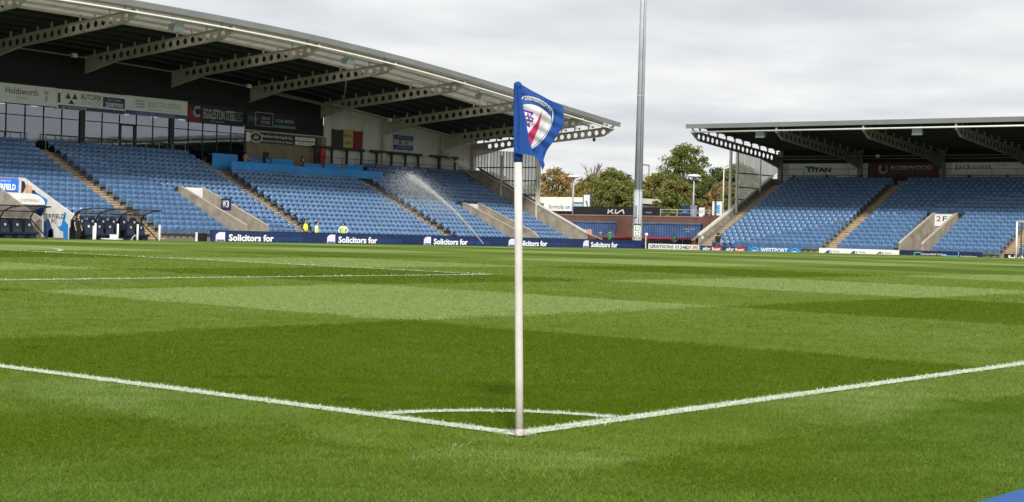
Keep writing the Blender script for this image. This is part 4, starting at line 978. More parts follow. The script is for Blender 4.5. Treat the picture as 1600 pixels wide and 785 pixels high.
    t = bd(33.4, 38.3, .42, BLACK, 'black pitch board with white capitals behind the goal'); lettering('HANDE', (XF, 36.5, .16), 3.0, .34, 'W', INKW, t, .04)
    t = bd(26.5, 33.3, .42, mat('bright_blue', (.02, .19, .55)), 'plain blue pitch board beyond the goal')
boards()

# ------------------------------------------------------------------ roof fittings
def fittings():
    for x, z, lab in ((60.24, 12.55, 'leftmost'), (75.25, 11.95, 'middle'), (89.67, 10.85, 'rightmost')):
        z = ft(x)-1.05
        t = thing('loudspeaker', (x, 73.0, z), f'{lab} of the three grey horn loudspeakers under the front edge of the curved roof', 'loudspeaker', 'loudspeakers under the curved roof')
        b = MB(); b.hexa([(x-.42, 72.55, z-.30), (x+.30, 72.55, z-.30), (x+.2, 73.0, z-.1), (x-.2, 73.0, z-.1), (x-.30, 72.45, z+.25), (x+.35, 72.45, z+.25), (x+.2, 73.0, z+.2), (x-.2, 73.0, z+.2)]); b.build('horn', GALV, t)
        b = MB(); b.box(x-.16, x+.16, 73.0, 73.3, z-.12, z+.22); b.build('driver_box', GALV, t)
        b = MB(); b.tube([(x, 73.15, z+.2), (x, 73.15, ft(x)-.2)], .03, 6); b.build('bracket', STEEL, t)
    for y, lab in ((58.75, 'left'), (45.86, 'right')):
        z = FTZ_E-.95; t = thing('loudspeaker', (107, y, z), f'{lab} one of the two grey horn loudspeakers under the end stand roof', 'loudspeaker', 'loudspeakers under the end stand roof')
        b = MB(); b.hexa([(106.55, y-.4, z-.22), (107, y-.2, z-.1), (107, y+.2, z-.1), (106.55, y+.4, z-.22), (106.5, y-.36, z+.26), (107, y-.2, z+.2), (107, y+.2, z+.2), (106.5, y+.36, z+.26)]); b.build('horn', GALV, t)
        b = MB(); b.box(107, 107.3, y-.15, y+.15, z-.12, z+.22); b.build('driver_box', GALV, t)
        b = MB(); b.tube([(107.15, y, z+.2), (107.15, y, z+.75)], .03, 6); b.build('bracket', STEELG, t)
    for x, lab in ((61.72, 'leftmost'), (77.16, 'middle'), (92.43, 'rightmost')):
        z = ft(x)-2.05; t = thing('emergency_light', (x, 84.6, z), f'{lab} of three small white box lights on the tube under the curved roof', 'light', 'small box lights under the curved roof')
        b = MB(); b.box(x-.16, x+.16, 84.35, 84.54, z-.12, z+.14); b.build('casing', WHITE, t); b = MB(); b.box(x-.03, x+.03, 84.54, 84.6, z-.03, z+.06); b.build('bracket', RAIL, t)
    t = thing('emergency_light', (119, 54.7, 8.0), 'single small white box light on the tube under the end stand roof', 'light'); b = MB(); b.box(118.8, 118.95, 54.55, 54.85, 7.92, 8.14); b.build('casing', WHITE, t)
    t = thing('security_camera', (104.14, 72.6, 9.4), 'small dark dome camera hanging below the end girder of the main stand roof', 'camera')
    b = MB(); b.tube([(104.9, 73.2, 9.3), (104.9, 73.2, 8.86)], .02, 6); b.build('stem', RAIL, t); b = MB(); b.tube([(104.9, 73.2, 8.9), (104.9, 73.2, 8.75)], .12, 10); b.sphere((104.9, 73.2, 8.74), .13, 10); b.build('dome', BLACK, t, True)
    t = thing('hose_box', (87.0, 86.3, 6.6), 'red fire hose box fixed to the pier beside the block wall', 'hose box')
    b = MB(); b.box(86.55, 87.1, 86.22, 86.46, 6.1, 7.0); b.build('case', RED, t); b = MB(); b.tube([(86.82, 86.2, 6.55), (86.82, 86.23, 6.55)], .18, 12); b.build('reel', mat('hose_red', (.30, .015, .02), .5, .1, 3), t)
FTZ_E = 9.98
fittings()

# ------------------------------------------------------------------ players' tunnel and dugouts
def tunnel():
    t = thing('players_tunnel', (52, 75, 0), 'concrete players tunnel with painted mural walls between the two dugouts', 'tunnel')
    def wall(x, nm):
        m = MB(); m.prism([(x, 72.5, -.4), (x, 72.5, 1.10), (x, 73.3, 1.38), (x, 77.9, 3.42), (x, 78.6, 3.45), (x, 78.6, -.4)], (.14, 0, 0)); return m.build(nm, CONC if x < 52 else mat('mural_white', (.62, .62, .60), .7, .1, 1.5), t)
    wall(50.6, 'left_wall'); w = wall(53.3, 'mural_wall')
    def art(P, m, nm='mural_patch'): b = MB(); b.prism([(53.288, y, z) for y, z in P], (.008, 0, 0)); b.build(nm, m, w)
    art([(76.69, 2.62), (75.51, 2.15), (75.65, 1.75), (75.98, 1.3), (76.32, .9), (76.5, .5), (76.5, 2.0)], mat('mural_blue', (.02, .22, .60), .6, .1, 2))
    art([(78.03, 3.25), (77.75, 3.2), (77.6, 2.9), (77.9, 2.5), (78.06, 2.45)], mat('mural_black', (.03, .02, .02), .6, .1, 2))
    art([(77.6, 3.1), (77.0, 2.9), (77.0, 2.3), (77.3, 2.35), (77.75, 2.6)], mat('mural_tan', (.55, .36, .22), .6, .15, 3))
    art([(77.04, 2.72), (76.72, 2.68), (76.5, 2.2), (76.46, 1.85), (76.77, 2.05), (77.0, 2.45)], mat('mural_black', (.03, .02, .02)))
    art([(76.9, 1.9), (76.5, 1.8), (76.5, .2), (76.9, .2)], mat('mural_tan', (.55, .36, .22)))
    BL = mat('mural_blue', (.02, .22, .60)); NV = mat('mural_navy', (.02, .07, .17), .6, .3, 4)
    art([(75.76, .85), (75.6, 1.05), (75.37, 1.06), (75.2, .8), (75.05, .5), (74.9, .45), (74.84, -.25), (75.6, -.25), (75.75, .2)], NV); 
    art([(75.35, .35), (75.1, .5), (74.95, .2), (74.95, -.25), (75.4, -.25)], BL)
    art([(74.7, .80), (74.5, .62), (74.2, .66), (73.91, 1.47), (73.75, 1.40), (73.85, .95), (73.55, .75), (73.55, -.25), (73.95, -.25), (74.0, .35), (74.3, .4)], BL)
    art([(73.45, .55), (73.3, .65), (73.1, .1), (73.1, -.25), (73.45, -.25)], NV)
    lettering('TERFIELD', (53.27, 74.9, 1.22), 2.1, .24, 'W', INKD, w); lettering('F', (53.27, 74.98, .92), .2, .22, 'W', INKD, w, name='letter'); lettering('C', (53.27, 74.72, .92), .22, .22, 'W', INKD, w, name='letter')
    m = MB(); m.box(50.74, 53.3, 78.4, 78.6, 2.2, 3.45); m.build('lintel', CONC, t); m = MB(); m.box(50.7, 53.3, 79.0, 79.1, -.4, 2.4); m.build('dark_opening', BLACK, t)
    t2 = sign_s('led_sign', 50.85, 53.25, 2.62, 3.36, 78.36, mat('led_blue', (.02, .16, .62), .4, .05, 1, emit=.25), 'bright blue lit screen with white capitals over the players tunnel', 'screen', th=.08)
    lettering('CHESTERFIELD', (51.97, 78.27, 2.86), 2.2, .36, 'S', LEDW, t2, .03); lettering('WELCOME TO', (52.1, 78.27, 3.2), 1.2, .1, 'S', LEDL, t2)
    t3 = thing('tunnel_canopy', (52.0, 76, 1.8), 'white rounded fabric canopy inside the players tunnel below the blue screen', 'canopy')
    b = MB(); n = 14
    for k in range(n):
        a0, a1 = math.pi*k/n, math.pi*(k+1)/n; f = lambda a: (52.0-1.05*math.cos(a), 1.85+.62*math.sin(a))
        (xa, za), (xb, zb) = f(a0), f(a1); b.add([(xa, 75.4, za), (xb, 75.4, zb), (xb, 78.3, zb+.1), (xa, 78.3, za+.1)], [(0, 1, 2, 3)])
    b.add([(52.0-1.05*math.cos(math.pi*k/n), 75.4, 1.85+.62*math.sin(math.pi*k/n)) for k in range(n+1)], [tuple(range(n+1))]); b.build('fabric', SIGNW, t3, True)
    b = MB(); 
    for x in (50.97, 53.02): b.tube([(x, 75.42, -.3), (x, 75.42, 1.9)], .03, 6)
    b.build('frame', RAIL, t3)
    lettering('CHESTERFIELD', (52.0, 75.385, 2.08), 1.3, .14, 'S', INKP, t3)
tunnel()

def dugout(x0, x1, lab, rows, yb):
    t = thing('dugout', ((x0+x1)/2, 72.3, -.28), lab, 'dugout')
    z0 = -.28; y0 = 70.7 if yb > 72.6 else 70.6; y1 = y0+2.0
    prof = lambda x: [(x, y0+.05, z0+1.98), (x, y0+.9, z0+1.90), (x, y0+1.55, z0+1.70), (x, y0+1.85, z0+1.35), (x, y1, z0+.0)]
    n = max(2, round((x1-x0)/1.75)); xs = np.linspace(x0, x1, n+1)
    for x in xs: b = MB(); b.tube(prof(x), .04, 8); b.build('hoop', BLACK, t, True)
    b = MB()
    for q in (0, 2): b.tube([(x0, *prof(x0)[q][1:]), (x1, *prof(x1)[q][1:])], .035, 6)
    b.tube([(x0, y0+.05, z0+.05), (x0, y1, z0+.05)], .04, 6); b.tube([(x1, y0+.0, z0+.05), (x1, y0+1.85, z0+1.3)], .035, 6); b.build('rail', BLACK, t)
    for a, c in zip(xs[:-1], xs[1:]):
        b = MB(); P, Q = prof(a+.04), prof(c-.04)
        for i in range(3): b.add([P[i], Q[i], Q[i+1], P[i+1]], [(0, 1, 2, 3)])
        b.build('roof_panel', CLEAR, t)
    b = MB(); b.box(x0, x1, y1-.03, y1+.03, z0, z0+1.32); b.build('back_panel', BLACK, t)
    b = MB(); b.box(x0, x1, y0+.55, y1, z0, z0+.12); 
    if rows > 1: b.box(x0, x1, y0+1.25, y1, z0+.12, z0+.40)
    b.build('floor', BLACK, t)
    if rows > 1: b = MB(); b.box(x0+.02, x0+.10, y0+.0, y0+.06, z0, z0+1.0); b.build('edge_panel', WHITE, t)
    sm = None
    for r in range(rows):
        yy = y0+.95+r*.62; zz = z0+.12+r*.30; m = int((x1-x0-.3)/.78 if rows == 1 else (x1-x0-.3)/.66)
        for k in range(m):
            x = x0+.2+(k+.5)*((x1-x0-.4)/m)
            if rows > 1 and r == 0 and k in (3,): continue
            if sm is None:
                b = MB(); w = .27
                b.hexa([(-w, -.30, .34), (w, -.30, .34), (w, .15, .30), (-w, .15, .30), (-w, -.32, .45), (w, -.32, .45), (w, .15, .42), (-w, .15, .42)])
                b.prism([(-w, .12, .35), (w, .12, .35), (w*1.02, .20, .75), (w*.8, .26, 1.0), (w*.55, .29, 1.12), (-w*.55, .29, 1.12), (-w*.8, .26, 1.0), (-w*1.02, .20, .75)], (0, .10, .02))
                b.box(-.2, .2, -.2, .15, 0, .34); so = b.build('seat', NAVYSEAT); sm = so.data; bpy.data.objects.remove(so)
                b = MB(); b.tube([(0, .155, .84), (0, .145, .84)], .075, 10); so = b.build('emblem', INKW); em = so.data; bpy.data.objects.remove(so)
            s = put('seat', sm, t, (x, yy, zz)); BASE[s.name] = Vector((x, yy, zz)); e = put('emblem', em, s); e.location = (0, .03, 0)
    return t
dugout(44.2, 50.0, 'left dugout with dark navy padded seats left of the painted tunnel wall', 1, 73)
dugout(52.75, 57.65, 'right dugout with two rows of navy padded seats right of the painted tunnel wall', 2, 72)
for k, (x, lab) in enumerate(((51.66, 'first white marker post from the left, in front of the dugout frame'), (53.19, 'second white marker post from the left, in front of the dugout seats'), (54.58, 'third white marker post from the left, in front of the dugout seats'), (56.15, 'rightmost white marker post, in front of the yellow steps'))):
    t = thing('marker_post', (x, 69.0, -.2), lab, 'post', 'white posts along the touchline by the dugouts')
    b = MB(); b.tube([(x, 69, -.30), (x, 69, .84)], .055, 10); b.build('shaft', WHITE, t, True); b = MB(); b.tube([(x, 69, .84), (x, 69, .87)], .058, 10); b.build('cap', WHITE, t)
b = MB(); b.tube([(54.0, 70.5, -.28), (54.0, 70.5, -.02)], [.10, .04], 8); b.tube([(54.0, 70.5, -.02), (54.0, 70.5, .03)], .62, 16); t = thing('table', (54, 70.5, -.28), 'low round white table in front of the right dugout', 'table'); b.build('top', WHITE, t)
t = thing('storage_box', (54.1, 70.5, .03), 'small white box standing on the low round table', 'box'); b = MB(); b.box(53.92, 54.25, 70.4, 70.6, .03, .22); b.build('body', WHITE, t); b = MB(); b.box(53.9, 54.27, 70.38, 70.62, .22, .26); b.build('lid', WHITE, t)
t = thing('kit_bag', (55.3, 70.3, -.28), 'black kit bag with pale straps on the grass in front of the right dugout', 'bag')
b = MB(); b.hexa([(54.8, 70.1, -.29), (55.8, 70.1, -.29), (55.8, 70.5, -.29), (54.8, 70.5, -.29), (54.9, 70.15, .05), (55.6, 70.15, .18), (55.6, 70.45, .18), (54.9, 70.45, .05)]); b.build('body', BLACK, t)
b = MB(); b.tube([(55.0, 70.08, -.15), (55.1, 70.06, .1), (55.3, 70.1, .25), (55.45, 70.1, .1)], .035, 6); b.sphere((55.0, 70.05, -.1), .09, 8); b.sphere((55.55, 70.05, -.16), .10, 8); b.build('strap', mat('strap_grey', (.42, .42, .40), .7, .1, 6), t)

# ------------------------------------------------------------------ goal
def goal():
    t = thing('football_goal', (PL-.06, 33.08, .1), 'white football goal with a net in front of the end stand', 'goal')
    ya, yb, x = 29.42, 36.74, PL-.06; zg = float(gz(x, yb))
    for y in (ya, yb): b = MB(); b.tube([(x, y, zg-.05), (x, y, zg+2.44)], .06, 12); b.build('goalpost', WHITE, t, True)
    b = MB(); b.tube([(x, ya-.06, zg+2.46), (x, yb+.06, zg+2.46)], .06, 12); b.build('crossbar', WHITE, t, True)
    for y in (ya-.4, yb+.4): b = MB(); b.tube([(x+1.9, y, -.3), (x+1.9, y, zg+2.5)], .05, 8); b.build('net_pole', BLACK, t, True)
    b = MB()
    for k in range(31):
        y = ya+(yb-ya)*k/30; b.tube([(x, y, zg+2.44), (x+1.8, y, zg+2.30), (x+1.9, y, -.1)], .004, 3, cap=False)
    for z in np.arange(.0, 2.4, .25): b.tube([(x+.05, ya, z+zg), (x+1.85, ya, z+zg-.05), (x+1.85, yb, z+zg-.05), (x+.05, yb, z+zg)], .004, 3, cap=False)
    for dx in (.4, .8, 1.2, 1.6):
        b.tube([(x+dx, ya, .0), (x+dx, ya, zg+2.4), (x+dx, yb, zg+2.4), (x+dx, yb, .0)], .004, 3, cap=False)
    n = b.build('net', mat('net_white', (.6, .6, .6), .8, .05, 4), t, recalc=False)
goal()
t = thing('training_cone', (101, 45.8, .0), 'small orange marker cone on the grass near the end stand boards', 'cone')
b = MB(); b.tube([(99, 44.95, .06), (99, 44.95, .22)], [.24, .07], 12); b.build('body', mat('cone_orange', (.62, .16, .05), .6, .05, 5), t)
t = thing('ground_light', (104, 66.6, -.3), 'white post with a small round pale lamp beside the white telephone number board', 'lamp')
b = MB(); b.tube([(107.5, 69.6, -.3), (107.5, 69.6, 1.0)], .05, 8); b.build('post', mat('cream_post', (.62, .58, .45), .6, .05, 3), t); b = MB(); b.sphere((107.5, 69.55, 1.12), .15, 10); b.build('head', WHITE, t, True)

# ------------------------------------------------------------------ floodlight mast and things behind the corner
def mast():
    x, y = 113.0, 74.1; t = thing('floodlight_mast', (x, y, -.3), 'tall tapering grey steel floodlight mast between the two stands', 'floodlight mast')
    n = 12; b = MB(); b.tube([(x, y, -.3), (x, y, 4.9)], [.40, .37], n); b.build('lower_section', GALV, t, True)
    b = MB(); b.tube([(x, y, 4.9), (x, y, 34)], [.355, .20], n); b.build('upper_section', GALV, t, True)
    b = MB(); b.tube([(x, y, -.34), (x, y, -.26)], .7, n); b.build('base_plate', GALV, t)
    b = MB(); b.tube([(x, y, 4.86), (x, y, 4.96)], .39, n); b.build('flange', GALV, t)
    b = MB(); b.box(x-.50, x-.36, y-.2, y+.1, 2.6, 3.6); b.build('hatch', mat('hatch_grey', (.30, .33, .35), .5, .1, 3), t)
    b = MB(); b.tube([(x-.28, y-.30, 2.2), (x-.27, y-.28, 12), (x-.2, y-.22, 33)], .022, 5); b.build('cable', RAIL, t)
    b = MB(); b.tube([(x, y, 13.0), (x, y, 13.08)], .335, n); b.build('joint_ring', GALV, t)
    b = MB(); b.tube([(x, y, .35), (x, y, 2.2)], .412, n, cap=False); b.build('poster_wrap', mat('poster_grey', (.40, .41, .40), .7, .25, 3), t)
    d = Vector((CAM.x-x, CAM.y-y, 0)).normalized(); r = Vector((-d.y, d.x, 0)); c = Vector((x, y, 0))+d*.43
    def plate(w, z0, z1, m, off, nm):
        q = MB(); a = c+d*off; q.hexa([a+r*-w+Vector((0, 0, z0)), a+r*w+Vector((0, 0, z0)), a+r*w+d*.01+Vector((0, 0, z0)), a-r*w+d*.01+Vector((0, 0, z0)), a+r*-w+Vector((0, 0, z1)), a+r*w+Vector((0, 0, z1)), a+r*w+d*.01+Vector((0, 0, z1)), a-r*w+d*.01+Vector((0, 0, z1))]); q.build(nm, m, t)
    plate(.27, .95, 1.88, SIGNW, 0, 'sign_plate'); plate(.20, 1.45, 1.80, INKG, .012, 'print'); plate(.12, 1.53, 1.72, SIGNW, .024, 'print'); plate(.20, 1.02, 1.36, INKG, .012, 'print'); plate(.13, 1.09, 1.29, SIGNW, .024, 'print')
    plate(.30, 1.95, 2.05, INKD, .0, 'print')
mast()

def corner():
    def container(y0, y1, lab):
        x = 124.0; t = thing('shipping_container', (x+1.2, (y0+y1)/2, -.35), lab, 'container')
        b = MB(); yy = y0+.12; k = 0; V = []; 
        ys = np.arange(y0+.1, y1-.1, .07); pts = []
        for i, y in enumerate(ys):
            ph = i % 4; pts.append((x+(.0 if ph in (0, 1) else .045), y))
        for (xa, ya), (xc, yc) in zip(pts[:-1], pts[1:]): b.add([(xa, ya, -.2), (xc, yc, -.2), (xc, yc, 2.15), (xa, ya, 2.15)], [(0, 1, 2, 3)])
        b.build('corrugated_side', CONT, t, recalc=False)
        b = MB(); b.box(x+.05, x+2.4, y0+.02, y1-.02, -.3, 2.2); b.build('body', CONT, t)
        b = MB(); b.box(x-.05, x+.02, y0, y1, 2.15, 2.27); b.box(x-.05, x+.02, y0, y1, -.36, -.2); b.box(x-.05, x+.02, y0, y0+.12, -.2, 2.15); b.box(x-.05, x+.02, y1-.12, y1, -.2, 2.15); b.build('frame', mat('container_frame', (.06, .10, .19), .5, .2, 2), t)
        b = MB(); b.box(x-.05, x+2.4, y0, y1, 2.272, 2.30); b.build('roof', mat('container_roof', (.22, .24, .26), .6, .15, 2), t)
        return t
    a = container(74.0, 81.3, 'blue corrugated shipping container right of the floodlight mast'); lettering('MARINE CARGO', (123.94, 75.6, 1.75), 1.2, .13, 'W', INKP, a); lettering('2020', (123.94, 75.8, 1.52), .5, .12, 'W', INKP, a)
    container(83.6, 89.6, 'blue corrugated shipping container left of the brick pier')
    t = thing('brick_wall', (126.2, 82, -.4), 'long red brick wall with a stone coping behind the blue containers', 'wall')
    b = MB(); b.box(126.0, 126.3, 71.7, 100, -.4, 2.86); b.build('brickwork', REDBRICK, t); b = MB(); b.box(125.95, 126.38, 71.6, 100, 2.862, 2.97); b.build('coping', mat('brick_coping', (.26, .17, .13), .8, .15, 2), t)
    t = thing('brick_pier', (123.5, 82.1, -.4), 'red brick pier standing between the two blue containers', 'pier'); b = MB(); b.box(123.6, 125.9, 81.45, 83.45, -.4, 2.5); b.build('brickwork', REDBRICK, t)
    t = thing('brick_pier', (123.2, 72.8, -.4), 'broad red brick pier at the right end of the blue container', 'pier'); b = MB(); b.box(123.2, 125.9, 71.9, 73.75, -.4, 3.05); b.build('brickwork', REDBRICK, t)
    t = thing('brick_stair_wall', (108, 66, -.4), 'low sloping red brick wall beside the end stand parapet', 'wall'); b = MB(); b.prism([(108.1, 65.3, -.4), (108.1, 65.3, .72), (113.0, 65.3, 2.6), (118.0, 65.3, 2.6), (118.0, 65.3, -.4)], (0, .25, 0)); b.build('brickwork', REDBRICK, t); b = MB(); b.hexa([(108.0, 65.27, .72), (113, 65.27, 2.6), (113, 65.58, 2.6), (108, 65.58, .72), (108, 65.27, .82), (113, 65.27, 2.7), (113, 65.58, 2.7), (108, 65.58, .82)]); b.build('coping', mat('brick_coping', (.26, .17, .13)), t)
    t = thing('brick_stair_wall', (106, 74, -.4), 'low sloping red brick wall beyond the main stand parapet', 'wall'); b = MB(); b.prism([(105.6, 73.4, -.4), (105.6, 73.4, .75), (105.6, 77.5, 2.3), (105.6, 77.5, -.4)], (.25, 0, 0)); b.build('brickwork', REDBRICK, t); b = MB(); b.tube([(106.6, 72.2, .25), (105.8, 74.2, 1.1)], .03, 6); b.build('handrail', mat('rail_cream', (.5, .42, .32), .5, .1, 3), t)
    t = thing('hoarding', (127.2, 86, 2.8), 'long black hoarding with white angular letters on top of the brick wall', 'hoarding')
    for y in np.arange(80.9, 91.0, 2.5): b = MB(); b.box(127.0, 127.08, y+.005, min(y+2.495, 91.0), 2.9, 3.78); b.build('panel', BLACK, t)
    XF = 126.985
    def bar(p, q, w=.055):
        d_ = Vector((0, q[0]-p[0], q[1]-p[1])).normalized(); n_ = Vector((0, -d_.z, d_.y))*w; P, Q = Vector((XF, *p)), Vector((XF, *q)); b.prism([P+n_, Q+n_, Q-n_, P-n_], (.01, 0, 0))
    for strokes in ((((86.82, 3.10), (86.74, 3.53)), ((86.78, 3.22), (86.22, 3.52)), ((86.48, 3.36), (86.20, 3.11))), (((85.98, 3.11), (85.90, 3.53)),), (((85.84, 3.12), (85.08, 3.52)), ((85.08, 3.53), (84.92, 3.11)))):
        b = MB()
        for p, q in strokes: bar(p, q)
        b.build('letter', INKW, t, recalc=False)
    lettering('cargo', (126.98, 82.1, 3.26), .75, .15, 'W', INKP, t, 0, .3)
    t = thing('railing', (127, 78, 2.97), 'grey steel railing on the brick wall right of the black hoarding', 'railing')
    b = MB(); b.tube([(127, 73.7, 3.58), (127, 80.8, 3.58)], .03, 6); b.tube([(127, 73.7, 3.3), (127, 80.8, 3.3)], .02, 6); b.build('rail', GALV, t)
    for y in (80.75, 78.9, 77.1, 75.4, 73.8): b = MB(); b.tube([(127, y, 2.9), (127, y, 3.62)], .035, 6); b.build('post', GALV, t)
    # red barrier with dark chairs
    t = thing('red_barrier', (118, 77.5, -.36), 'long dark barrier with a red padded top rail in the corner between the stands', 'barrier')
    b = MB(); b.box(117.95, 118.1, 71.3, 83.8, .80, .93); b.build('top_rail', RED, t)
    for y in np.arange(71.4, 83.7, 1.22): b = MB(); b.box(118.0, 118.05, y+.03, y+1.19, -.35, .79); b.build('panel', BLACK, t)
    for k, y in enumerate((82.9, 77.6, 75.9, 74.6, 73.4, 71.5)):
        lab = ('far left', 'beside the floodlight mast', 'second right of the floodlight mast', 'left of the lone person in green', 'just right of the lone person in green', 'far right')[k]
        t = thing('folding_chair', (117.2, y, -.36), f'dark folding chair by the red barrier, {lab}', 'chair', 'dark chairs along the red barrier')
        b = MB(); b.box(117.0, 117.45, y-.25, y+.25, .08, .14); b.build('seat', BLACK, t); b = MB(); b.hexa([(117.42, y-.25, .14), (117.47, y-.25, .14), (117.47, y+.25, .14), (117.42, y+.25, .14), (117.52, y-.25, .62), (117.57, y-.25, .62), (117.57, y+.25, .62), (117.52, y+.25, .62)]); b.build('backrest', BLACK, t)
        for dx in (0.02, .42):
            for dy in (-.23, .23): b = MB(); b.tube([(117+dx, y+dy, -.36), (117+dx, y+dy, .1)], .018, 5); b.build('leg', RAIL, t)
    t = sign_w('pink_banner', 82.3, 84.1, .72, 1.5, 117.9, mat('banner_pink', (.55, .32, .28), .7, .25, 2.5), 'pale pink banner hanging left of the people in green', 'banner')
    patch_w(t, 82.6, 83.2, .95, 1.3, 117.84, mat('banner_red_print', (.45, .10, .08), .7, .2, 4))
    # lamps, flagpole, signs
    def lamp(x, y, z0, z1, lab):
        t = thing('street_lamp', (x, y, z0), lab, 'street lamp'); b = MB(); b.tube([(x, y, z0), (x, y, z1-.3)], [.10, .06], 8); b.build('post', GALV, t, True)
        b = MB(); b.tube([(x, y, z1-.32), (x, y, z1-.16), (x, y, z1), (x, y, z1+.06)], [.18, .75, .5, .12], 16); b.build('shade', mat('lamp_white', (.72, .74, .75), .35, .03, 2), t, True)
    lamp(135, 96.8, 2.8, 7.2, 'tall street lamp with a white disc shade in front of the orange tree'); lamp(135, 82.05, 2.8, 7.25, 'tall street lamp with a white disc shade right of the tallest tree')
    t = thing('street_lamp', (200, 129.8, 2.8), 'thin distant street lamp with a single arm above the trees', 'street lamp'); b = MB(); b.tube([(200, 129.8, 2.8), (200, 129.8, 11.6)], .07, 6); b.build('post', RAIL, t); b = MB(); b.tube([(200, 129.8, 11.6), (200, 130.8, 11.7)], .09, 6); b.build('arm', RAIL, t)
    t = thing('flagpole', (140, 81.6, 2.8), 'plain cream flagpole without a flag near the end stand', 'flagpole'); b = MB(); b.tube([(140, 81.6, 2.8), (140, 81.6, 9.1)], [.09, .05], 8); b.build('pole', mat('cream_pole', (.62, .58, .45), .5, .05, 2), t, True); b = MB(); b.sphere((140, 81.6, 9.15), .08, 8); b.build('finial', WHITE, t)
    t = thing('dark_post', (132, 77.6, 2.8), 'dark timber post beside the pale sign near the end stand', 'post'); b = MB(); b.tube([(131.8, 77.55, 2.8), (131.8, 77.55, 5.2)], .08, 6); b.build('shaft', mat('dark_timber', (.05, .03, .03), .8, .2, 3), t); b = MB(); b.box(131.7, 131.9, 77.2, 77.9, 5.0, 5.2); b.build('bracket', mat('dark_timber', (.05, .03, .03)), t)
    t = sign_w('totem_sign', 92.3, 93.3, 3.0, 5.2, 132, mat('totem_frame', (.06, .07, .08), .5, .1, 2), 'tall white sign with a dark frame and a green arrow behind the black hoarding', 'sign', th=.15); patch_w(t, 92.42, 93.18, 3.1, 5.08, 131.84, SIGNW)
    b = MB(); b.prism([(131.82, 92.95, 4.45), (131.82, 92.8, 4.5), (131.82, 92.6, 4.0), (131.82, 92.75, 3.95)], (.008, 0, 0)); b.prism([(131.82, 92.75, 4.05), (131.82, 92.5, 3.75), (131.82, 92.72, 3.7)], (.008, 0, 0)); b.build('arrow', mat('totem_green', (.06, .14, .10), .5, .1, 2), t)
    t = sign_w('totem_sign', 77.1, 78.1, 2.9, 4.55, 132.2, SIGNW, 'tall pale sign with blue print near the end stand', 'sign', th=.15); patch_w(t, 77.25, 77.7, 3.4, 4.2, 132.04, INKLB)
    for k, (y0, y1, m_, lab) in enumerate(((80.0, 80.95, NAVY, 'dark blue upright banner left of the street lamp on the car park'), (79.2, 79.85, mat('banner_lilac', (.22, .24, .36), .6, .2, 3), 'lilac upright banner right of the street lamp on the car park'), (78.3, 78.9, SIGNW, 'white upright banner beside the lilac banner on the car park'))):
        t = sign_w('upright_banner', y0, y1, 2.9, 4.1 if k < 2 else 3.9, 131, m_, lab, 'banner'); lettering('SALE' if k == 0 else 'NEW', (130.93, (y0+y1)/2, 3.5), .5, .18, 'W', INKP, t)
    # low white building behind the hoarding
    t = thing('workshop_building', (152, 107, 2.8), 'low white workshop with purple lettering on its fascia', 'building')
    b = MB(); b.box(150, 165, 100, 118, 2.8, 4.6); b.build('wall', mat('cream_wall', (.55, .55, .52), .6, .08, 1), t)
    b = MB(); b.hexa([(149.6, 99.6, 4.75), (149.6, 118.4, 4.75), (166, 118.4, 4.75), (166, 99.6, 4.75), (150.4, 99.6, 5.35), (150.4, 118.4, 5.35), (165, 118.4, 5.35), (165, 99.6, 5.35)]); b.build('roof', mat('cream_roof', (.60, .58, .50), .6, .08, 1), t)
    b = MB(); b.box(149.5, 149.9, 107.3, 111.9, 3.72, 4.78); b.build('fascia', SIGNW, t); lettering('formula on', (149.48, 109.15, 4.22), 3.1, .50, 'W', mat('sign_purple', (.10, .08, .20), .5, .05, 2), t)
    b = MB(); b.prism([(149.46, 112.4, 3.7), (149.46, 112.35, 4.2), (149.46, 111.9, 4.6), (149.46, 111.4, 4.6), (149.46, 111.5, 3.7)], (.2, 0, 0)); b.build('logo', mat('sign_grey', (.10, .13, .16), .5, .1, 2), t)
    b = MB(); b.box(149.4, 149.95, 105.2, 107.28, 2.8, 4.6); b.build('side_panel', mat('pale_blue_panel', (.36, .56, .66), .5, .06, 1), t)
    for y0, y1 in ((107.5, 108.4), (108.6, 109.6), (109.9, 111.4)): b = MB(); b.box(149.85, 149.99, y0, y1, 2.85, 3.6); b.build('window', BLACK, t)
corner()

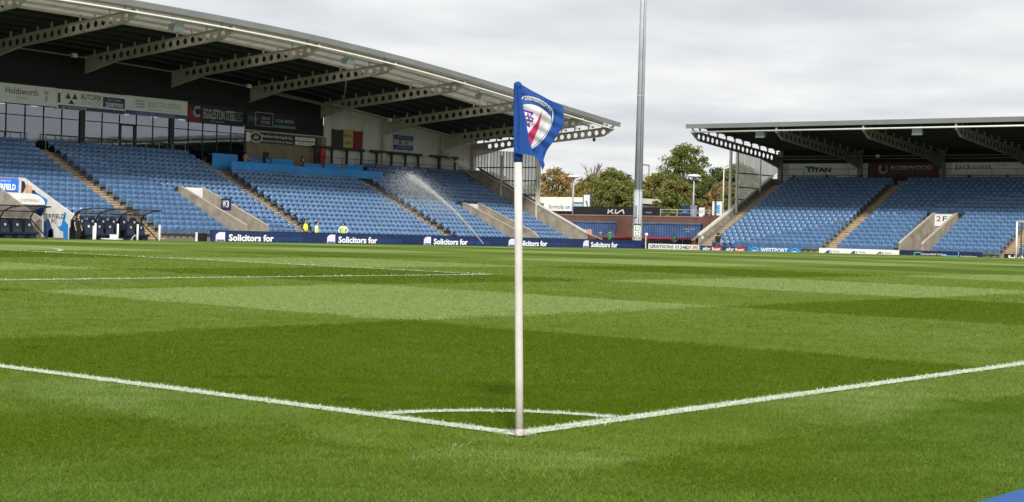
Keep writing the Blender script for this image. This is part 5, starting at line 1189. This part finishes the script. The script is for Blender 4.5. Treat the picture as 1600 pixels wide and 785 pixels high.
# ------------------------------------------------------------------ trees
def leaf_cloud(rng, c, rad, n, size, cols, squash=1.0):
    k = rng.normal(size=(n, 3)); k /= np.linalg.norm(k, axis=1)[:, None]; r = rng.random(n)**.45
    P = np.array(c)+k*r[:, None]*np.array(rad)
    a = rng.normal(size=(n, 3)); a /= np.linalg.norm(a, axis=1)[:, None]; b_ = np.cross(a, rng.normal(size=(n, 3))); b_ /= np.linalg.norm(b_, axis=1)[:, None]
    s = size*rng.uniform(.6, 1.35, n)[:, None]; a = a*s; b_ = b_*s*.62
    V = np.stack([P-a, P-b_*.8+a*.1, P+a, P+b_*.8-a*.1], 1)
    cc = np.array(cols)[rng.integers(0, len(cols), n)]*rng.uniform(.7, 1.35, n)[:, None]
    return V, cc
def tree(x, y, z0, ztop, wid, palette, lab, seed, bare=0, dens=1.0):
    rng = np.random.default_rng(seed); t = thing('tree', (x, y, z0), lab, 'tree', None)
    h = ztop-z0; b = MB(); th = h*.42
    b.tube([(x, y, z0-.3), (x+.05*h*.3, y, z0+th*.5), (x, y+.03*h, z0+th), (x+.1, y, z0+h*.8)], [.05*h*.45, .04*h*.4, .03*h*.35, .02], 7); b.build('trunk', BARK, t, True)
    lb = MB(); Vs = []; Cs = []
    ncl = int(84*dens)
    for k in range(ncl):
        u = rng.random(); zz = z0+h*(.04+.96*u**.9)
        prof = math.sin(math.pi*min(1, .16+.80*(zz-z0)/h))**.55*(1.0-.18*(zz-z0)/h) if (zz-z0)/h < .97 else .18
        a = rng.random()*2*math.pi; rr = wid*1.12*prof*(.25+.85*rng.random()**.55)
        c = (x+rr*math.cos(a), y+rr*math.sin(a), zz-.35)
        if k % 3 == 0: lb.tube([(x, y, z0+min(th, (zz-z0)*.6)), (x+.5*rr*math.cos(a), y+.5*rr*math.sin(a), z0+(zz-z0)*.85), c], [.07, .045, .02], 5)
        R_ = wid*rng.uniform(.16, .34); pal = palette[rng.integers(0, len(palette))]
        V, cc = leaf_cloud(rng, c, (R_, R_, R_*.72), int(90*rng.uniform(.7, 1.3)), .17, [pal, tuple(.8*v for v in pal), tuple(min(1, 1.2*v) for v in pal)])
        Vs.append(V); Cs.append(cc)
    lb.build('limbs', BARK, t)
    V = np.concatenate(Vs).reshape(-1, 3); C_ = np.repeat(np.concatenate(Cs), 4, axis=0); F = np.arange(len(V)).reshape(-1, 4)
    np_mesh('crown', V, F, LEAF, t, C_)
    if bare:
        tb = MB()
        for k in range(bare):
            a = rng.random()*2*math.pi; l = h*.42; p = Vector((x, y, z0+h*.82)); q = p+Vector((math.cos(a)*l*.55, math.sin(a)*l*.55, l*rng.uniform(.55, 1.1))); m_ = (p+q)/2+Vector((0, 0, -.12)); tb.tube([p, m_, q], [.10, .07, .035], 5)
            for w in range(4):
                f = rng.uniform(.35, .9); s_ = p.lerp(q, f); e_ = s_+Vector((rng.normal()*.5, rng.normal()*.5, .35+rng.random()*.6)); tb.tube([s_, e_], [.045, .022], 4)
        tb.build('bare_twigs', mat('twig', (.20, .15, .11), .9, .2, 3), t)
GRN = [(.13, .155, .03), (.15, .17, .036), (.10, .13, .028), (.17, .17, .04)]
DGR = [(.06, .095, .028), (.075, .105, .03), (.09, .11, .03)]
ORG = [(.33, .20, .07), (.27, .18, .06), (.20, .18, .055), (.38, .26, .11)]
YLO = [(.27, .21, .05), (.28, .20, .055), (.18, .18, .045)]
OLV = [(.17, .17, .042), (.20, .18, .05), (.13, .15, .038), (.22, .19, .06)]
for a in ((170, 124.6, 2.8, 9.9, 3.3, ORG, 'broad orange and brown autumn tree right of the main stand', 11),
          (186, 131, 2.8, 8.4, 3.4, DGR, 'dark green tree between the orange tree and the yellowing tree', 12),
          (166, 116.3, 2.8, 8.6, 2.5, YLO, 'yellowing tree with bare twigs sticking out of its top', 13, 9),
          (163, 111.0, 2.8, 9.2, 3.2, GRN, 'rounded green tree just left of the floodlight mast', 14),
          (150, 101.5, 2.8, 7.3, 2.6, GRN, 'bushy green tree low behind the black hoarding left of the floodlight mast', 15),
          (160, 102.6, 2.8, 8.6, 2.9, OLV, 'olive green tree right of the floodlight mast', 16),
          (170, 105.0, 2.8, 12.6, 3.5, GRN, 'tallest tree with a high uneven green crown', 17, 0, 1.5),
          (150, 93.4, 2.8, 7.4, 2.4, OLV, 'low olive tree in front of the tallest tree', 18),
          (182, 106.5, 2.8, 10.4, 3.3, DGR, 'dark green tree right of the tallest tree', 19),
          (160, 94.2, 2.8, 7.3, 1.7, ORG, 'small orange tree behind the pale sign near the end stand', 20),
          (172, 98.0, 2.8, 10.2, 3.0, OLV, 'tall olive tree beside the windscreen of the end stand', 21),
          (150, 86.6, 2.8, 6.6, 1.9, OLV, 'small olive tree beside the end stand post', 22),
          (168, 134, 2.8, 9.0, 3.2, OLV, 'pale olive tree seen through the main stand windscreen', 23),
          (165, 141, 2.8, 9.5, 3.2, GRN, 'green tree seen through the main stand windscreen', 24),
          (180, 94, 2.8, 8.5, 3.0, GRN, 'green tree seen through the end stand windscreen', 25),
          (145, 98.2, 2.8, 6.2, 2.0, GRN, 'low green bush behind the hoarding left of the railing', 26),
          (196, 118.5, 2.8, 9.0, 3.3, DGR, 'dark green tree in the gap behind the floodlight mast', 27),
          (142, 88.5, 2.8, 5.6, 1.9, GRN, 'low green bush behind the steel railing', 28),
          (176, 112.2, 2.8, 9.2, 3.0, GRN, 'green tree behind the floodlight mast', 29),
          (185, 122.5, 2.8, 8.6, 2.8, YLO, 'yellow green tree behind the white workshop', 30),
          (165, 97.6, 2.8, 7.9, 2.6, DGR, 'dark tree between the tallest tree and the flagpole', 31)): tree(*a)
def woodland():
    rng = np.random.default_rng(99); Vs = []; Cs = []
    for k in range(300):
        y = 95+rng.random()*160; x = 255+rng.random()*35; V, c = leaf_cloud(rng, (x, y, 3+rng.random()*6.5), (3.5, 3.5, 2.6), 120, .5, DGR+GRN); Vs.append(V); Cs.append(c)
    V = np.concatenate(Vs).reshape(-1, 3); F = np.arange(len(V)).reshape(-1, 4)
    tag(np_mesh('woodland', V, F, LEAF, None, np.repeat(np.concatenate(Cs), 4, axis=0)), 'distant wood of dark green trees along the horizon', None, None, 'stuff')
woodland()

# ------------------------------------------------------------------ people
def skin_part(chains, radii, m, name, parent, loc, rot, H, sub=1, post=None):
    """chains: list of joint-name paths over dict P; radii per joint"""
    P, paths, root = chains
    me = bpy.data.meshes.new('skin'); idx = {}; V = []; E = []
    for path in paths:
        for j in path:
            if j not in idx: idx[j] = len(V); V.append(tuple(c*H for c in P[j]))
        E += [(idx[a], idx[b]) for a, b in zip(path[:-1], path[1:])]
    E = list({tuple(sorted(e)) for e in E}); me.from_pydata(V, E, [])
    o = bpy.data.objects.new('skin', me); COL.objects.link(o)
    md = o.modifiers.new('s', 'SKIN'); md.use_smooth_shade = True
    if not me.skin_vertices: me.skin_vertices.new()
    for j, i in idx.items():
        r = radii[j]; r = r if isinstance(r, tuple) else (r, r)
        me.skin_vertices[0].data[i].radius = (r[0]*H, r[1]*H); me.skin_vertices[0].data[i].use_root = (j == root)
    s = o.modifiers.new('d', 'SUBSURF'); s.levels = sub; s.render_levels = sub
    def done(me2):
        n = len(me2.vertices); co = np.empty(n*3); me2.vertices.foreach_get('co', co); co = co.reshape(-1, 3)
        c, s_ = math.cos(rot), math.sin(rot); w = np.stack([co[:, 0]*c-co[:, 1]*s_, co[:, 0]*s_+co[:, 1]*c, co[:, 2]], 1)+np.array(Vector(loc)-BASE[parent.name])
        me2.vertices.foreach_set('co', w.ravel()); me2.materials.clear(); me2.materials.append(m); me2.name = name; put(name, me2, parent)
    BATCH.append((o, done))
def person(loc, H, rot, lab, top, legs, hair, vest=None, pose='stand', sleeves=True, group=None, longhair=False, seated=False):
    """local axes: x right, y forward (the way the person faces), z up; unit height"""
    t = thing('person', loc, lab, 'person', group)
    P = dict(pelvis=(0, 0, .53), waist=(0, .0, .60), chest=(0, .005, .72), neck0=(0, -.005, .815), neck=(0, .0, .855), head=(0, .015, .90), crown=(0, .01, .965), nose=(0, .072, .902))
    for s, k in ((-1, 'l'), (1, 'r')):
        P[k+'sh'] = (s*.105, -.005, .795); P[k+'hip'] = (s*.05, 0, .50)
        el, wr = (s*.135, -.02, .63), (s*.14, .03, .49); kn, an = (s*.055, .015, .28), (s*.058, -.015, .045)
        if pose == 'hips': el, wr = (s*.21, -.03, .66), (s*.10, .05, .55)
        if pose == 'hold': el, wr = (s*.14, .02, .63), (s*.06, .13, .60)
        if pose == 'head': el, wr = (s*.20, .05, .80), (s*.10, .06, .92)
        if pose == 'walk':
            f = s; el, wr = (s*.13, -.05*f, .63), (s*.13, .03-.10*f, .50); kn, an = (s*.05, .02+.07*f, .29), (s*.05, -.02+.13*f, .055+(.02 if f < 0 else 0))
        if pose == 'lean': el, wr = (s*.13, .08, .66), (s*.08, .20, .66)
        if seated: kn, an = (s*.08, .24, .50), (s*.08, .24, .25)
        P[k+'el'], P[k+'wr'], P[k+'kn'], P[k+'an'] = el, wr, kn, an
        P[k+'toe'] = (an[0]+s*.012, an[1]+.095, max(.018, an[2]-.028)); P[k+'heel'] = (an[0], an[1]-.02, max(.018, an[2]-.028))
        d = (Vector(wr)-Vector(el)).normalized(); sd = Vector((s, 0, 0)) if abs(d.x) < .8 else Vector((0, 1, 0)); sd = (sd-d*sd.dot(d)).normalized(); fwd = d.cross(sd)
        w = Vector(wr); P[k+'palm'] = tuple(w+d*.042)
        for i, (off, ln) in enumerate(((-.014, .040), (-.005, .046), (.005, .044), (.014, .035))):
            b = w+d*.055+fwd*off; P[f'{k}f{i}a'] = tuple(b+d*ln*.5-sd*.003); P[f'{k}f{i}b'] = tuple(b+d*ln*.9-sd*.014)
        P[k+'th1'] = tuple(w+d*.03+fwd*.020); P[k+'th2'] = tuple(w+d*.052+fwd*.032)
    R_ = dict(pelvis=(.075, .055), waist=(.07, .05), chest=(.085, .058), neck0=.038, neck=.030, head=(.045, .056), crown=(.036, .044), nose=.009)
    for k in 'lr':
        R_.update({k+'sh': .036, k+'el': .022, k+'wr': .014, k+'hip': .05, k+'kn': .032, k+'an': .020, k+'toe': .016, k+'heel': .017, k+'palm': (.018, .010), k+'th1': .007, k+'th2': .005})
        for i in range(4): R_[f'{k}f{i}a'] = .0055; R_[f'{k}f{i}b'] = .0045
    paths = [['pelvis', 'waist', 'chest', 'neck0', 'neck', 'head', 'crown'], ['head', 'nose']]
    for k in 'lr':
        paths += [['chest', k+'sh', k+'el', k+'wr', k+'palm'], ['pelvis', k+'hip', k+'kn', k+'an', k+'toe'], [k+'an', k+'heel'], [k+'palm', k+'th1', k+'th2']]
        paths += [[k+'palm', f'{k}f{i}a', f'{k}f{i}b'] for i in range(4)]
    skin_part((P, paths, 'pelvis'), R_, SKIN, 'body', t, loc, rot, H)
    g = lambda D, f: {k: (tuple(x*f+.006 for x in v) if isinstance(v, tuple) else v*f+.006) for k, v in D.items()}
    end = 'wr' if sleeves else 'el'; Q = dict(P); Rt = g(R_, 1.14)
    for k in 'lr':
        Q[k+'cuff'] = tuple(Vector(P[k+'sh']).lerp(Vector(P[k+'el']), .75)) if not sleeves else tuple(Vector(P[k+'el']).lerp(Vector(P[k+'wr']), .9)); Rt[k+'cuff'] = .030 if not sleeves else .022; Rt[k+'el'] = .030; Rt[k+'sh'] = .043
    pth = [['hem', 'waist', 'chest', 'neck0']]; Q['hem'] = (0, 0, .52); Rt['hem'] = (.082, .064); Rt['neck0'] = .046
    for k in 'lr': pth += [['chest', k+'sh', k+'el', k+'cuff']] if sleeves else [['chest', k+'sh', k+'cuff']]
    skin_part((Q, pth, 'waist'), Rt, top, 'shirt', t, loc, rot, H)
    pth = [['waist', 'pelvis']]; Q = dict(P); Rl = g(R_, 1.12); Rl['waist'] = (.074, .056)
    for k in 'lr': pth += [['pelvis', k+'hip', k+'kn', k+'an']]; Rl[k+'an'] = .030; Rl[k+'kn'] = .040; Rl[k+'hip'] = .056
    skin_part((Q, pth, 'pelvis'), Rl, legs, 'trousers', t, loc, rot, H)
    for k in 'lr': skin_part((P, [[k+'heel', k+'an', k+'toe']], k+'an'), {k+'heel': .022, k+'an': .022, k+'toe': .021}, BLACK, 'shoe', t, loc, rot, H)
    Q = dict(h0=(0, -.012, .925), h1=(0, -.008, .975), h2=(0, -.035, .88), h3=(0, -.045, .80)); Rh = dict(h0=(.052, .056), h1=(.040, .042), h2=(.048, .035), h3=(.055, .03))
    skin_part((Q, [['h1', 'h0', 'h2']+(['h3'] if longhair else [])], 'h0'), Rh, hair, 'hair', t, loc, rot, H)
    if vest:
        Q = dict(a=(0, 0, .555), b=(0, .0, .62), c=(0, .005, .72), d=(0, 0, .80), l=(-.075, 0, .80), r=(.075, 0, .80)); Rv = dict(a=(.096, .078), b=(.096, .076), c=(.106, .080), d=(.07, .06), l=.050, r=.050)
        skin_part((Q, [['a', 'b', 'c', 'd'], ['c', 'l'], ['c', 'r']], 'b'), Rv, vest, 'hi_vis_vest', t, loc, rot, H)
    return t
HIVIS = mat('hi_vis_yellow', (.62, .80, .05), .6, .06, 8, emit=.06); HIVISG = mat('hi_vis_lime', (.45, .68, .12), .6, .06, 8)  # yellow vest cloth is brightened by a faint added glow
CLW = mat('cloth_white', (.72, .72, .70), .8, .06, 8); CLN = mat('cloth_navy', (.02, .024, .045), .8, .1, 8); CLK = mat('cloth_black', (.015, .015, .016), .8, .1, 8)
CLG = mat('cloth_green', (.02, .20, .10), .8, .12, 8); CLGY = mat('cloth_grey', (.10, .10, .11), .8, .12, 8); CLT = mat('cloth_tan', (.42, .30, .23), .8, .1, 8)
HRD = mat('hair_dark', (.022, .015, .012), .6, .1, 20); HRG = mat('hair_grey', (.36, .33, .30), .7, .1, 20); HRB = mat('hair_brown', (.06, .035, .02), .6, .1, 20)
def people():
    face_cam = math.radians(90)+YAW            # facing the pitch and the camera
    person((71.0, 72.2, -.28), 1.80, 2.6, 'left one of two stewards standing together in yellow vests, dark trousers and short dark hair', CLN, CLN, HRB, HIVIS, 'hold')
    person((71.85, 72.0, -.28), 1.68, 3.6, 'right one of two stewards standing together, yellow vest over a white shirt', CLW, CLN, HRD, HIVIS, 'stand')
    person((74.55, 72.2, -.28), 1.66, face_cam-.1, 'steward standing alone with hands on hips in a lime vest over a white shirt', CLW, CLN, HRD, HIVISG, 'hips')
    person((52.02, 71.0, -.28), 1.72, face_cam+1.1, 'person in black with long dark hair between the painted wall and right dugout', CLK, CLK, HRD, None, 'stand', False, longhair=True)
    person((105.45, 61.55, -.34), 1.80, -math.pi/2+.25, 'man in black T-shirt and grey trousers walking behind the navy pitch boards', CLK, CLGY, HRB, None, 'walk', False)
    person((116.4, 80.3, -.36), 1.72, face_cam-1.5, 'grey haired person in green at the pink banner end of the red barrier', CLG, CLN, HRG, None, 'stand')
    person((116.0, 79.0, -.36), 1.70, face_cam+2.6, 'person in green raising both hands to the head beside the red barrier', CLG, CLN, HRG, None, 'head')
    person((116.0, 72.2, -.36), 1.66, face_cam+.2, 'person in green alone at the right end of the red barrier', CLG, CLN, HRB, None, 'hold')
    person((77.1, 84.6, 4.75), 1.62, -math.pi/2-.2, 'person in a pale tan top at the left end of the blue press desk', CLT, CLN, HRD, None, 'lean')
    person((82.9, 84.55, 4.70), 1.62, math.pi+.3, 'person in black with a dark cap at the middle of the blue press desk', CLK, CLK, HRD, None, 'hold', False)
    t = thing('laptop', (78.9, 84.3, 5.49), 'open black laptop on the blue press desk against the block wall', 'laptop')
    b = MB(); b.box(78.5, 79.1, 83.95, 84.3, 5.96, 5.98); b.box(78.52, 78.6, 84.0, 84.25, 5.49, 5.96); b.build('base', BLACK, t); b = MB(); b.hexa([(78.55, 84.3, 5.98), (79.15, 84.3, 5.98), (79.15, 84.32, 5.98), (78.55, 84.32, 5.98), (78.7, 84.42, 6.42), (79.3, 84.42, 6.42), (79.3, 84.44, 6.42), (78.7, 84.44, 6.42)]); b.build('screen', BLACK, t)
people()

# ------------------------------------------------------------------ lawn sprinkler
def sprinkler():
    t = thing('sprinkler', (82.4, 66.4, .0), 'pop-up pitch sprinkler at the far touchline', 'sprinkler'); b = MB(); b.tube([(82.4, 66.4, -.05), (82.4, 66.4, .12)], .04, 8); b.tube([(82.4, 66.4, .12), (82.3, 66.4, .2)], .025, 8); b.build('nozzle', BLACK, t)
    rng = np.random.default_rng(21)
    # main jet: a ballistic arc to the upper left, breaking into drops and mist
    n = 5200; u = rng.random(n)**.8
    def arc(u): return 82.35-8.6*u, 66.4-.6*u, .15+5.95*u-1.55*u*u
    x, y, z = arc(u); sp = .012+.055*u+.16*np.clip(u-.62, 0, 1)
    x = x+rng.normal(0, 1, n)*sp; y = y+rng.normal(0, 1, n)*sp*1.5; z = z+rng.normal(0, 1, n)*sp-np.abs(rng.normal(0, 1, n))*.10*u
    s = rng.uniform(.010, .026, n)*(1-.25*u)
    m = 17000; v = np.clip(rng.beta(5, 2.0, m), 0, 1)*1.12; a, c, d = arc(v); fall = rng.exponential(1.15, m)*np.clip(v-.2, 0, 1)
    a = a-fall*.9+rng.normal(0, .35, m); c = c+rng.normal(0, .7, m); d = d-fall+rng.normal(0, .22, m); k = d > .05
    X = np.concatenate([x, a[k]]); Y = np.concatenate([y, c[k]]); Z = np.concatenate([z, d[k]]); S = np.concatenate([s, rng.uniform(.005, .0135, k.sum())])
    n = len(X); O = np.stack([X, Y, Z], 1); dirs = np.array([[1, 0, 0], [-1, 0, 0], [0, 1, 0], [0, -1, 0], [0, 0, 1.4], [0, 0, -1.4]])
    V = (O[:, None]+dirs[None]*S[:, None, None]).reshape(-1, 3)
    f = np.array([[0, 2, 4], [2, 1, 4], [1, 3, 4], [3, 0, 4], [2, 0, 5], [1, 2, 5], [3, 1, 5], [0, 3, 5]]); F = (f[None]+(np.arange(n)*6)[:, None, None]).reshape(-1, 3)
    tag(np_mesh('water_jet', V, F, WATERM), 'white jet of water and falling spray from the pitch sprinkler', None, None, 'stuff')
sprinkler()
flush_batch()
